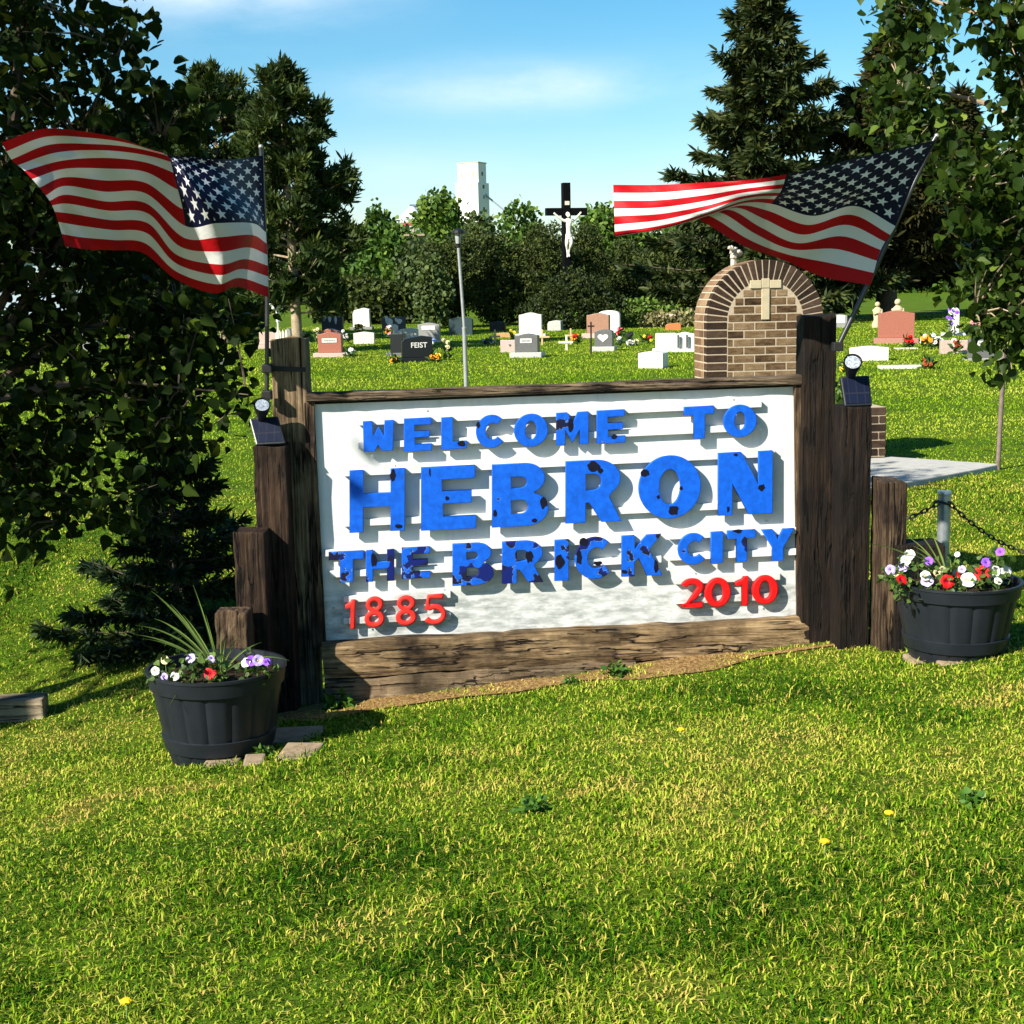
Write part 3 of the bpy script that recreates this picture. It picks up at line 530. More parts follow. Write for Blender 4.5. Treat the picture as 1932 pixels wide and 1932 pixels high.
stone('dark teal headstone partly behind the lamp post', 848, 892, 596, 632, TEAL, 'arch', None, None, None, -6, .3)
stone('low shiny black headstone in the hedge shade', 925, 954, 604, 625, BLK, 'peak', None, None, None, -10, .3)
stone('tall white headstone behind the dark grey one', 981, 1023, 590, 636, WHT, 'serp', (58, 6), WHT, None, -8, .3)
stone('dark grey headstone with white plate on a pale base', 974, 1017, 630, 675, DGRY, 'serp', (60, 10), LGRY, (0, .62, .5, .24, 1), -12, .3)
r_ = stone('small pink headstone at the left of the dark grey one', 945, 975, 638, 665, PINK, 'flat', None, None, None, -8, .15)
etch(r_[0], r_[1], r_[2], r_[4], [(.1, .5, .07, .08)], DGRY)
stone('plain light grey headstone right of the tall white one', 1036, 1061, 602, 624, LGRY, 'slant', None, None, None, -16, .4)
stone('long low orange headstone between the wooden crosses', 937, 964, 625, 637, gran((.48, .28, .12)), 'peak', None, None, None, 0, .25)
stone('brown red headstone in front of the white arched one', 1110, 1151, 591, 638, BROWN, 'serp', (58, 9), PINK, None, -14, .3)
stone('tall white arched headstone behind the brown red one', 1131, 1171, 583, 629, WHT, 'arch', None, None, None, -14, .3)
r_ = stone('dark headstone with a white heart on a pale base', 1125, 1158, 622, 663, DGRY, 'arch', (43, 9), LGRY, None, -14, .26)
hp = [(.16 * 16 * math.sin(t) ** 3 / 16, (13 * math.cos(t) - 5 * math.cos(2 * t) - 2 * math.cos(3 * t) - math.cos(4 * t)) / 16) for t in np.linspace(0, 2 * math.pi, 33)[:-1]]
m = MB(); m.prism([(x * 1.85 * r_[1] - .01, r_[3] + r_[2] * .52 + z * r_[2] * .27) for x, z in hp], -r_[4] / 2 - .014, -r_[4] / 2 + .01); m.build('heart', WHT, r_[0], True)
stone('pinkish grey headstone behind the orange one', 1246, 1287, 590, 617, PINK, 'serp', None, None, None, -18, .4)
stone('low orange headstone with slanted top left of the arch', 1257, 1286, 607, 623, ORG, 'slant', None, None, None, -10, .2)
stone('pale wide headstone with name plate left of the arch', 1239, 1277, 629, 664, WHT, 'flat', (50, 6), WHT, (0, .62, .4, .22), -6, .25)
r_ = stone('white curved headstone touching the edge of the brick arch', 1277, 1312, 627, 664, WHT, 'serp', (40, 6), WHT, None, -6, .25)
m = MB()
for x in (-.36, .1): m.tube([(x * r_[1], -.2, .1), (x * r_[1], -.2, .42)], .03, 6)
m.build('vase', DGRY, r_[0], True)
stone('plain white block headstone nearest left of the brick arch', 1214, 1259, 659, 696, WHT, 'peak', None, None, None, -22, .42)
stone('big red granite headstone beyond the right sign post', 1664, 1729, 586, 648, RED, 'serp', (80, 10), gran((.36, .17, .13)), None, -12, .35)
stone('low white headstone right of the black lamp', 1611, 1681, 649, 681, WHT, 'serp', None, None, None, -14, .3)
stone('long white slab lying in the grass under the big red headstone', 1668, 1750, 686, 697, gran((.60, .58, .46), .1), 'flat', None, None, None, -2, .35)
stone('small white slab below the big red headstone', 1695, 1736, 653, 659, gran((.60, .58, .46), .1), 'flat', None, None, None, 0, .3)
stone('pink headstone with urns beside the dark grey one at right', 1779, 1833, 638, 668, PINK, 'flat', None, None, None, -6, .2)
stone('dark grey headstone with pale plate under the poplar', 1833, 1886, 635, 680, DGRY, 'serp', (66, 5), GRY, (.1, .68, .72, .22, 1), -10, .2)
stone('grey headstone seen past the slanted flag pole', 1575, 1601, 590, 618, GRY, 'serp', None, None, (0, .55, .7, .5), -12, .3)
stone('narrow white pillar headstone with purple flowers', 1794, 1813, 580, 633, WHT, 'arch', (44, 5), WHT, None, -14, .25)
stone('pink headstone just left of the left flag pole', 489, 520, 627, 658, PINK, 'flat', (44, 8), PINK, None, -4, .2)
stone('grey narrow headstone behind the left post top', 538, 549, 617, 656, GRY, 'arch', None, None, None, -4, .2)
stone('grey headstone glimpsed through the cottonwood leaves', 148, 183, 612, 662, GRY, 'flat', None, None, None, -4, .3)
stone('low dark headstone right of the cottonwood foliage', 392, 425, 676, 688, DGRY, 'flat', None, None, None, 0, .25)
# wooden and metal grave crosses
def cross(label, px, y0, yb, ya, xl, xr, tpx, mt, name='grave_cross'):
    p = G(px, yb); s = p.y / F; h = (yb - y0) * s; t = tpx * s; rt = root(name, gd(p.x, p.y), label, 'cross', 'small crosses between the headstones'); m = MB(); m.box((0, 0, h / 2 - .03), (t, t * .7, h + .06)); m.build('upright', mt, rt, True, bevel=t * .1)
    m = MB(); m.box((((xl + xr) / 2 - px) * s, -t * .4, (yb - ya) * s), ((xr - xl) * s, t * .55, t)); m.build('crossbar', mt, rt, True, bevel=t * .1); return rt
TIMB = plain((.58, .38, .20), .8, .1, .15); WTIM = plain((.72, .66, .52), .7, .2, .1); IRON = plain((.02, .015, .015), .5)
cross('tan wooden cross left of the dark grey headstone', 934, 622, 645, 635, 925, 944, 3.4, TIMB)
cross('tan wooden cross right of the dark grey headstone', 1023, 622, 651, 636, 1013, 1037, 3.2, TIMB)
cross('pale wooden cross standing alone in the grass', 1069, 632, 661, 646, 1054, 1081, 3.6, WTIM)
cross('yellow wooden cross behind the pale one', 1077, 620, 650, 633, 1070, 1091, 3, TIMB)
cross('small black iron cross on a stake left of the heart stone', 1115.6, 608, 668, 616, 1109, 1122, 3, IRON)
def ornate():
    p = G(527, 668); s = p.y / F; rt = root('ornate_cross', gd(p.x, p.y), 'white ornate metal cross with flared ends behind the left post', 'cross'); m = MB(); m.tube([(0, 0, -.05), (0, 0, 62 * s)], .03, 6); m.build('stake', WTIM, rt, True)
    m = MB(); c = 92 * s
    m.tube([(0, 0, 60 * s), (0, 0, 122 * s)], .05, 6); m.tube([(-13 * s, 0, c), (13 * s, 0, c)], .05, 6)
    for x, z in ((-13, 92), (13, 92), (0, 122), (0, 108), (-7, 86), (7, 86)): m.blob((x * s, 0, z * s), (4.2 * s, .06, 4.2 * s), 1)
    m.build('cross_head', plain((.7, .72, .68), .5), rt, True)
ornate()
def pickets():
    p = G(532, 660); s = p.y / F; rt = root('picket_fence', gd(p.x, p.y), 'short white picket fence around a grave behind the left post', 'fence')
    for i in range(4): 
        m = MB(); x = (i - 1.5) * 6 * s; m.prism([(x - 2.2 * s, 0), (x + 2.2 * s, 0), (x + 2.2 * s, 32 * s), (x, 38 * s), (x - 2.2 * s, 32 * s)], -.02, .02); m.build('picket', WTIM, rt, True)
    m = MB(); m.box((0, .03, 20 * s), (24 * s, .03, 3 * s)); m.build('rail', WTIM, rt, True)
pickets()
# grave flowers
PET = {k: plain(c, .6, .2, .15, 30, 0, 0) for k, c in dict(red=(.55, .006, .008), orange=(.85, .28, .01), yellow=(.8, .62, .05), white=(.56, .55, .50), pink=(.75, .22, .26), purple=(.24, .08, .62), dark=(.03, .012, .05), cream=(.52, .46, .24), lilac=(.42, .33, .62), blue=(.18, .3, .75), rust=(.33, .06, .02)).items()}
GREEN = leafmat('bouquet_leaves', [(0, (.015, .035, .008)), (1, (.09, .16, .03))], .15, .6, .2)
def bloom_v(c, r, d):                          # a ruffled five lobed trumpet
    d = d.normalized(); a = d.cross(Vector((.3, .5, .81))).normalized(); b = d.cross(a); vs = [c - d * r * .45]; n = 25; ph = random.uniform(0, 6.28); fs = []
    for q, hh in ((.22, -.12), (.62, .10), (1.0, .12)):
        for k in range(n):
            t = 2 * math.pi * k / n; lobe = abs(math.cos(2.5 * t + ph)); rr = r * q * (1 + (q > .5) * (.14 * lobe ** .5 - .10 + random.uniform(-.03, .03)) * q); h = hh + (q > .9) * (random.uniform(-.10, .08) - .10 * lobe)
            vs.append(c + (a * math.cos(t) + b * math.sin(t)) * rr + d * r * h)
    fs = [(0, 1 + k, 1 + (k + 1) % n) for k in range(n)]
    for i in (0, 1): fs += [(1 + i * n + k, 1 + (i + 1) * n + k, 1 + (i + 1) * n + (k + 1) % n, 1 + i * n + (k + 1) % n) for k in range(n)]
    return vs, fs
def bouquet(label, px, py, wpx, hpx, cols, name='grave_flowers', n=9, Y=None, vase=None):
    p = G(px, py); s = p.y / F; rt = root(name, gd(p.x, p.y), label, 'flowers', 'flowers laid at the graves')
    if vase: m = MB(); m.lathe([(.02, 0), (.09, .02), (.11, hpx * s * .45), (.07, hpx * s * .5)], 10); m.build('vase', vase, rt, True, smooth=True)
    P = np.array([[random.gauss(0, wpx * s * .22), random.gauss(0, .06), random.uniform(.1, .75) * hpx * s] for _ in range(40)]) + np.array(rt.location)
    soup('leaves', needles(P, unit(RNG.normal(0, 1, P.shape) + np.array([[0, 0, .8]])), .16, .05, 1, .4), NPAT, GREEN, rt, RNG.random(40))
    for c in cols:
        m = MB()
        for k in range(max(2, n // len(cols))):
            q = Vector((random.uniform(-.5, .5) * wpx * s, random.uniform(-.1, .04), random.uniform(.45, 1) * hpx * s)); vs, fs = bloom_v(q, max(.05, wpx * s * .2), Vector((random.gauss(0, .4), -1, random.gauss(.5, .3)))); m.add(vs, fs)
            m.blob(q, max(.03, wpx * s * .11), 1, jit=.2)
        m.build('blossom', PET[c], rt, True)
for a in [('orange and yellow flowers in front of the tall rough headstone', 678, 626, 14, 14, ['orange', 'yellow']), ('pink and coral flowers in front of the splashed headstone', 734, 640, 15, 24, ['pink', 'white', 'orange']), ('orange flowers at the right foot of the black lettered headstone', 821, 684, 16, 14, ['orange', 'yellow'], 'grave_flowers', 12), ('small orange flower at the left foot of the black lettered headstone', 744, 685, 9, 9, ['orange']), ('blue and pink flowers on the right shoulder of the black headstone', 813, 668, 16, 28, ['blue', 'pink', 'white']),
          ('cream flower spike right of the black headstone', 843, 684, 10, 46, ['cream']), ('white blossoms at the right of the red headstone', 651, 648, 10, 24, ['white']), ('cream blossoms at the left of the red headstone', 598, 650, 8, 30, ['cream']), ('pale green plant at the right foot of the red headstone', 662, 674, 16, 16, ['white']), ('white flowers on a low white stone left of the small pink headstone', 919, 651, 20, 10, ['white', 'dark']), ('yellow flowers on the small pink headstone', 967, 648, 9, 26, ['yellow']),
          ('orange and red flowers beside the pale wooden cross', 1086, 650, 14, 18, ['orange', 'red']), ('red flowers right of the heart stone', 1169, 640, 14, 20, ['red', 'pink']), ('white figurine and flowers beside the heart stone', 1169, 656, 7, 20, ['white']), ('dark purple flowers right of the heart stone', 1187, 646, 16, 20, ['dark', 'dark']), ('red flowers in grass between heart stone and white block', 1222, 648, 14, 14, ['red', 'yellow']), ('pale flowers on a low kerb right of the heart stone', 1190, 652, 24, 8, ['cream', 'white']),
          ('red flowers on the small white slab', 1714, 657, 13, 22, ['red']), ('white and coral flowers left of the pink headstone', 1751, 659, 24, 28, ['white', 'orange', 'white'], 'grave_flowers', 12), ('coral red flowers close to the pink headstone', 1771, 658, 16, 20, ['red', 'white']), ('rust brown plant at the end of the long white slab', 1749, 696, 18, 18, ['rust', 'rust']), ('purple flowers in front of the narrow white pillar', 1795, 634, 20, 50, ['purple', 'purple', 'lilac']), ('pink and white flowers right of the narrow white pillar', 1838, 636, 20, 34, ['pink', 'white']), ('white flowers in front of the pink headstone with urns', 1804, 669, 10, 28, ['white', 'rust']), ('yellow flowers at the foot of the low white headstone', 1591, 702, 12, 12, ['yellow']), ('pink flower ball right of the cottonwood foliage', 437, 690, 12, 20, ['pink', 'red']), ('red flower on the headstone behind the cottonwood', 165, 640, 9, 34, ['red']), ('cream flower beside the small red headstone base', 576, 640, 8, 12, ['cream'])]: bouquet(*a)
def statue(label, px, y0, yb):
    p = G(px, yb); s = p.y / F; h = (yb - y0) * s; rt = root('garden_statue', gd(p.x, p.y), label, 'statue'); m = MB()
    m.lathe([(.0, 0), (h * .20, 0), (h * .21, h * .12), (h * .13, h * .3), (h * .16, h * .55), (h * .17, h * .66), (h * .07, h * .76), (.0, h * .77)], 12, sy=.7); m.blob((0, 0, h * .86), h * .10, 2); m.tube([(-h * .15, 0, h * .66), (-h * .13, -h * .1, h * .5), (0, -h * .13, h * .56)], h * .045, 6); m.tube([(h * .15, 0, h * .66), (h * .13, -h * .1, h * .5), (0, -h * .13, h * .56)], h * .045, 6)
    m.build('figure', plain((.50, .40, .24), .8, .1, .2), rt, True, smooth=True)
statue('beige stone statue left of the big red headstone', 1655, 568, 618); statue('beige stone statue behind the big red headstone', 1693, 562, 625)
# ------------------------------------------------------------------ crucifix
def skin_fig(name, V, E, Rr, mat, parent, sub=2):
    me = bpy.data.meshes.new('s'); me.from_pydata(V, E, []); o = link(bpy.data.objects.new('s', me)); md = o.modifiers.new('k', 'SKIN'); md.use_smooth_shade = True
    for i, r in enumerate(Rr): me.skin_vertices[0].data[i].radius = (r, r)
    me.skin_vertices[0].data[0].use_root = True
    o.modifiers.new('u', 'SUBSURF').levels = sub
    dg = bpy.context.evaluated_depsgraph_get(); m2 = bpy.data.meshes.new_from_object(o.evaluated_get(dg)); bpy.data.objects.remove(o); m2.materials.clear(); return put(name, m2, mat, parent, True)
def crucifix():
    Y = 59.0; s = Y / F; c = at(1068, 400, Y); b = Vector((c.x, c.y, 0)); rt = root('crucifix_cross', b, 'tall black wooden crucifix standing in front of the juniper hedge', 'crucifix', None, R(14)); z = lambda py: at(1068, py, Y).z
    BK = plain((.0025, .0025, .003), .7, .08); m = MB(); t = 14 * s; m.box((0, 0, z(345) / 2), (t, t * 1.1, z(345))); m.build('upright', BK, rt, True, bevel=.01)
    m = MB(); m.box((0, -.01, z(399.5)), (78 * s, t * .95, 13.5 * s)); m.build('crossbar', BK, rt, True, bevel=.01)
    m = MB(); m.box((0, -t * .56, z(383.5)), (8.5 * s, .03, 7 * s)); m.build('title_board', WTIM, rt, True)
    cr2 = root('crucifix_figure', b + Vector((0, 0, 0)), 'white statue of a crucified figure hanging on the black cross', 'statue', None, R(14)); q = lambda px, py, d=0: ((px - 1071) * s, -t * .62 - d, z(py))
    V = [q(1073, 446), q(1073, 434), q(1073.5, 424), q(1073.5, 416), q(1081, 417.5), q(1089, 411), q(1096, 403), q(1098, 400.5), q(1065, 417.5), q(1055, 411), q(1047, 404), q(1045, 401.5), q(1070, 447), q(1067.5, 461, .10), q(1070, 471, .0), q(1070.5, 480), q(1069, 486, .08), q(1077, 447), q(1076.5, 460, .12), q(1073.5, 470, .02), q(1072.5, 480), q(1073, 485, .09), q(1074, 412, .03)]
    E = [(0, 1), (1, 2), (2, 3), (3, 4), (4, 5), (5, 6), (6, 7), (3, 8), (8, 9), (9, 10), (10, 11), (0, 12), (12, 13), (13, 14), (14, 15), (15, 16), (0, 17), (17, 18), (18, 19), (19, 20), (20, 21), (3, 22)]
    rr = [5.2, 4.6, 6.0, 4.6, 3.0, 2.4, 1.9, 2.2, 3.0, 2.4, 1.9, 2.2, 3.8, 3.4, 2.4, 1.8, 1.7, 3.8, 3.4, 2.4, 1.8, 1.7, 2.2]
    IV = plain((.72, .69, .56), .6, .2, .06); skin_fig('figure', V, E, [r * s for r in rr], IV, cr2, 2)
    m = MB(); m.blob(q(1072.5, 406.5, .05), (3.4 * s, 3.6 * s, 4.8 * s), 2); m.blob(q(1072.5, 407.5, .13), (.03, .05, .05), 1); m.build('head', IV, cr2, True, smooth=True)
    m = MB(); m.blob(q(1071.5, 404.5, .02), (4.0 * s, 4.0 * s, 4.2 * s), 2, jit=.06); m.build('hair', IV, cr2, True, smooth=True)
    m = MB(); m.lathe([(6.2 * s, 0), (6.6 * s, 4 * s), (6.4 * s, 9 * s), (5.6 * s, 10 * s)], 12, q(1073.4, 452), sy=.75); m.tube([q(1079, 446, .02), q(1083, 450, .03), q(1082, 455, .02)], [2 * s, 1.6 * s, .8 * s], 6); m.build('loincloth', IV, cr2, True, smooth=True)
crucifix()
# ------------------------------------------------------------------ lamp post, pipes, chain
GALV = plain((.42, .45, .47), .38, .5, .15, 20, .75, .1); GPOLE = plain((.30, .30, .29), .5, .4, .15, 12, .3); RUSTY = plain((.16, .12, .10), .7, .2, .3, 20)
def lamp_post():
    p = G(881, 772); s = p.y / F; rt = root('lamp_post', gd(p.x, p.y), 'slim grey lamp post with dark lantern behind the sign', 'lamp post'); lean = -.028
    z = lambda py: (772 - py) * s
    m = MB(); m.tube([(0, 0, -.1), (lean * .35, 0, z(620))], 4.2 * s, 10); m.tube([(lean * .3, 0, z(622)), (lean * z(470), 0, z(470))], 3.0 * s, 10); m.lathe([(4.4 * s, 0), (4.4 * s, 3 * s), (3 * s, 4 * s)], 10, (lean * .35, 0, z(622))); m.build('pole', GPOLE, rt, True, smooth=True)
    x = lean * z(465); BKM = plain((.012, .012, .012), .4); m = MB(); m.lathe([(3 * s, 0), (4.5 * s, 2 * s), (4.5 * s, 5 * s), (6 * s, 6 * s), (6 * s, 8 * s)], 12, (x, 0, z(472))); m.lathe([(13 * s, z(445)), (10 * s, z(440)), (2 * s, z(436)), (0, z(434.5))], 12, (x, 0, 0)); m.lathe([(0, z(445.5)), (13 * s, z(445.5))], 12, (x, 0, 0))
    for k in range(4): a = k * math.pi / 2 + .4; m.tube([(x + 6 * s * math.cos(a), 6 * s * math.sin(a), z(465)), (x + 8 * s * math.cos(a), 8 * s * math.sin(a), z(445))], .8 * s, 4)
    m.build('lantern', BKM, rt, True); m = MB(); m.lathe([(0, z(464.5)), (5 * s, z(464)), (6.6 * s, z(446)), (0, z(446))], 12, (x, 0, 0)); m.build('glass', plain((.30, .32, .30), .15, .6), rt, True)
lamp_post()
def pipe(label, px, y0, yb, dpx, mt, name='pipe_post', dx=0):
    p = G(px, yb); s = p.y / F; h = (yb - y0) * s; rt = root(name, gd(p.x, p.y), label, 'post'); m = MB(); m.tube([(0, 0, -.1), (dx, 0, h)], dpx * s / 2, 14); m.build('pipe', mt, rt, True, smooth=True)
    m = MB(); m.lathe([(dpx * s * .5, h - .012), (dpx * s * .56, h - .008), (dpx * s * .54, h + .008), (0, h + .014)], 14, (dx, 0, 0)); m.build('cap', GALV, rt, True, smooth=True); return p
pipe('thin brown pipe post at the far end of the concrete slab', 1882, 652, 886, 9, RUSTY, dx=.03)
pb = pipe('thick galvanised pipe post with a chain behind the right tub', 1778, 924, 1095, 25, GALV)
def chain():
    s = pb.y / F; A = at(1778, 947, pb.y); Bp = A + Vector((1.5, .15, -.02)); C_ = A + Vector((-1.3, .25, .05))
    def hang(a, b, sag, n): return [a.lerp(b, i / n) - Vector((0, 0, sag * 4 * (i / n) * (1 - i / n))) for i in range(n + 1)]
    rt = root('chain', A, 'dark sagging chain hung from the galvanised pipe post', 'chain')
    for pts in (hang(A + Vector((.03, -.04, 0)), Bp, .36, 46), hang(A + Vector((-.03, -.04, 0)), C_, .22, 38)):
        m = MB()
        for i in range(len(pts) - 1):
            a, b = pts[i], pts[i + 1]; d = (b - a).normalized(); sd_ = d.cross(Vector((0, 0, 1))).normalized(); up = sd_.cross(d); n_ = sd_ if i % 2 else up; c = (a + b) / 2; l = (b - a).length * .72
            ring = [c + d * l * math.cos(t) + n_ * .011 * math.sin(t) for t in np.linspace(0, 2 * math.pi, 9)]; m.tube(ring, .0045, 5, cap=False)
        m.build('chain_run', plain((.035, .03, .025), .5, .4), rt)
    m = MB(); q = [A + Vector((.05 * math.cos(t), .05 * math.sin(t), .01 * math.sin(2 * t))) for t in np.linspace(0, 2 * math.pi, 17)]; m.tube(q, .008, 5); m.build('chain_loop', plain((.035, .03, .025), .5, .4), rt)
chain()
# ------------------------------------------------------------------ brick monument
def brickmat(name, stops):
    t = NT(name); r_ = t.n('ShaderNodeNewGeometry').outputs['Random Per Island']; n = t.noise(t.coord('Object', (7, 7, 22)), 1.5, 5, .6); f = t.math('ADD', t.math('MULTIPLY', r_, .45), t.math('MULTIPLY', n, .72)); c = t.ramp(f, stops)
    return t.done(t.bsdf(c, .85, .15, 0, t.bump(t.noise(t.coord('Object'), 60, 4), .4, .006)))
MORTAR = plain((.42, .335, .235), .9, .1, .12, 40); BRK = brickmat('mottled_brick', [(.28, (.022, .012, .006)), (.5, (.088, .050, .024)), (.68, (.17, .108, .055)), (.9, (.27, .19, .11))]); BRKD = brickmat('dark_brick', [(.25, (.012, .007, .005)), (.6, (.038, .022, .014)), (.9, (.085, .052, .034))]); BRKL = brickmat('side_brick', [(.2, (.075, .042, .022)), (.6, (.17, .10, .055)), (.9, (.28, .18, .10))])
CREAM = plain((.46, .385, .25), .8, .15, .08, 20)
def monument():
    Y = 13.5; s = Y / F; c = at(1443.5, 605, Y); zc = c.z; a = R(7); rt = root('brick_monument', (c.x, c.y, 0), 'arched brown brick monument with a cream cross behind the sign', 'monument', None, a)
    ro, ri, dp = 113 * s, 74 * s, .44; J_ = .014
    def arch(r, y0, y1, z0=0):
        return [(-r, z0), (r, z0)] + [(r * math.cos(t), zc + r * math.sin(t)) for t in np.linspace(0, math.pi, 41)], y0, y1
    m = MB(); m.prism(*arch(ro - .004, .000, dp)); m.build('mortar_core', MORTAR, rt, True)
    m = MB(); nb = 25                                       # ring of radial bricks
    for k in range(nb):
        t0, t1 = math.pi * k / nb, math.pi * (k + 1) / nb; g0 = J_ / 2 / ri; g1 = J_ / 2 / ro
        q = [(ri * math.cos(t0 + g0), zc + ri * math.sin(t0 + g0)), (ro * math.cos(t0 + g1), zc + ro * math.sin(t0 + g1)), (ro * math.cos(t1 - g1), zc + ro * math.sin(t1 - g1)), (ri * math.cos(t1 - g0), zc + ri * math.sin(t1 - g0))]; m.prism(q, -.005, .09)
    ch = 15.2 * s; nz = int(zc / ch)
    for k in range(nz):
        z1 = zc - k * ch - J_ / 2; z0 = zc - (k + 1) * ch + J_ / 2
        for sx in (-1, 1): x0, x1 = sorted((sx * ri, sx * ro)); m.prism([(x0, z0), (x1, z0), (x1, z1), (x0, z1)], -.005, .09)
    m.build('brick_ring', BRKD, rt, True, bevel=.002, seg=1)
    m = MB(); bl = .20
    rows = int((zc + ri) / ch) + 1; zt = zc + ri
    for k in range(rows):
        z1 = zt - k * ch * 1.0 - J_ / 2; z0 = z1 - ch + J_; off = (k % 2) * .5
        zm = (z0 + z1) / 2; hw = ri - .012 if zm < zc else math.sqrt(max(.0, (ri - .014) ** 2 - (z1 - zc) ** 2)) if z1 < zc + ri - .02 else 0
        if hw < .04: continue
        x = -hw; i0 = math.floor(-hw / bl - off)
        for i in range(i0, i0 + 12):
            xa, xb = (i + off) * bl + J_ / 2, (i + 1 + off) * bl - J_ / 2; xa, xb = max(xa, -hw), min(xb, hw)
            if xb - xa > .025: m.prism([(xa, z0), (xb, z0), (xb, z1), (xa, z1)], -.004, .08)
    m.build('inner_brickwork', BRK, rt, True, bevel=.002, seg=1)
    m = MB()                                               # the side (and the curve over the top), two bricks deep
    for k in range(nz):
        z1 = zc - k * ch - J_ / 2; z0 = zc - (k + 1) * ch + J_ / 2; e = (.10 + J_, .27, .27 + J_, dp) if k % 2 else (.10 + J_, .19, .19 + J_, dp)
        for sx in (-1, 1):
            for y0, y1 in ((e[0], e[1]), (e[2], e[3])): x0, x1 = sorted((sx * (ro - .05), sx * (ro + .0))); m.prism([(x0, z0), (x1, z0), (x1, z1), (x0, z1)], y0, y1)
    for k in range(nb):
        t0, t1 = math.pi * k / nb, math.pi * (k + 1) / nb; g1 = J_ / 2 / ro; r2 = ro - .05; q = [(r2 * math.cos(t0 + g1), zc + r2 * math.sin(t0 + g1)), (ro * math.cos(t0 + g1), zc + ro * math.sin(t0 + g1)), (ro * math.cos(t1 - g1), zc + ro * math.sin(t1 - g1)), (r2 * math.cos(t1 - g1), zc + r2 * math.sin(t1 - g1))]
        m.prism(q, .10 + J_, .26); m.prism(q, .26 + J_, dp)
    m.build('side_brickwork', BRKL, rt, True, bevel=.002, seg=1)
    zz = lambda py: zc + (605 - py) * s
    m = MB(); w2 = 7.6 * s; m.prism([(-w2, zz(603)), (w2, zz(603)), (w2, zz(545.5)), (-w2, zz(545.5))], -.016, .06); m.prism([(-w2, zz(544.5)), (w2, zz(544.5)), (w2, zz(527)), (-w2, zz(527))], -.016, .06)
    for x0, x1 in ((-30, -8.3), (8.3, 30)): m.prism([(x0 * s, zz(545)), (x1 * s, zz(545)), (x1 * s, zz(530)), (x0 * s, zz(530))], -.016, .06)
    m.build('cross', CREAM, rt, True, bevel=.003, seg=1)
    # low wing walls either side
    for x0, x1 in ((ro + .004, ro + .57), (-ro - .75, -ro - .004)):
        h = .53; m = MB(); m.prism([(x0, 0), (x1, 0), (x1, h), (x0, h)], -.1, .5); wg = m.build('wing_wall', MORTAR, rt, True); m = MB()
        for k in range(7):
            z0 = h - (k + 1) * .0757 + J_ / 2; z1 = h - k * .0757 - J_ / 2 + (.004 if k == 0 else 0); x = x0 - (.1 if k % 2 else 0)
            while x < x1:
                xa, xb = max(x + J_ / 2, x0 - .006), min(x + .2 - J_ / 2, x1 + .006)
                if xb - xa > .03: m.prism([(xa, z0), (xb, z0), (xb, z1), (xa, z1)], -.108, .506)
                x += .2
        o = m.build('wing_brickwork', BRKD, rt, True, bevel=.002, seg=1); o.parent = wg
    return rt, a
mono, ma = monument()
def on_mono(x, y, z): return Matrix.Translation(mono.location) @ Matrix.Rotation(ma, 4, 'Z') @ Vector((x, y, z))
wp = on_mono(.78, .1, .53)
bushy('wall_plant', 'small green plant growing on the low brick wing wall', 'plant', wp, [(0, 0, .06, .12, .1, .1)], 320, .035, BROAD, None, False)
def blossom_top():
    p = at(1384, 491, 13.85); rt = root('white_ornament', p, 'white blossom shaped ornament on top of the brick arch', 'ornament'); m = MB()
    for k in range(11): m.blob((random.gauss(0, .04), random.gauss(0, .03), .03 + abs(random.gauss(.05, .04))), random.uniform(.02, .035), 1, jit=.2)
    m.tube([(0, 0, -.12), (0, 0, .05)], .03, 6); m.build('blossoms', plain((.46, .42, .34), .7), rt, True)
blossom_top()
def slab():
    P = [G(1600, 872), G(1680, 872), G(1888, 885), G(1850, 893), G(1712, 921), G(1560, 950)]; h = .06
    m = MB(); n = len(P); m.add([(p.x, p.y, g(p.x, p.y) - .05) for p in P] + [(p.x, p.y, h) for p in P], [tuple(range(n)), tuple(range(2 * n - 1, n - 1, -1))] + [(i, (i + 1) % n, n + (i + 1) % n, n + i) for i in range(n)])
    o = m.build('concrete_slab', plain((.40, .385, .35), .85, .1, .12, 12), None, bevel=.01); tag(o, 'pale concrete slab beside the brick monument', 'slab')
slab()
# ------------------------------------------------------------------ the welcome sign
def boardmat():
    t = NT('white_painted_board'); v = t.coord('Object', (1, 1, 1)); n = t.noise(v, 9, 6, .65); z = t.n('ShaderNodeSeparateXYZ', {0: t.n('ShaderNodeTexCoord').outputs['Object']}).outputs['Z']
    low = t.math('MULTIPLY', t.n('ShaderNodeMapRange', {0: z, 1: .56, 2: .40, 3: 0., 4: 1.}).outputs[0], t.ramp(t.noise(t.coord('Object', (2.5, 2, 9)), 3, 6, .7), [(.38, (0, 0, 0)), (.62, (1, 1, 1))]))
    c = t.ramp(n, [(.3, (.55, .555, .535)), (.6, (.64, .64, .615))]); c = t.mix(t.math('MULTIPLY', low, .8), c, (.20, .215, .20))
    st = t.ramp(t.noise(t.coord('Object', (14, 3, 1.2)), 2, 5, .6), [(.55, (0, 0, 0)), (.75, (.35, .35, .35))]); c = t.mix(st, c, (.42, .44, .42))
    ch = t.ramp(t.noise(t.coord('Object', (1, 1, 1)), 38, 3, .6), [(.22, (1, 1, 1)), (.245, (0, 0, 0))]); c = t.mix(ch, c, (.3, .29, .26))
    return t.done(t.bsdf(c, .5, .3, 0, t.bump(n, .25, .004)))
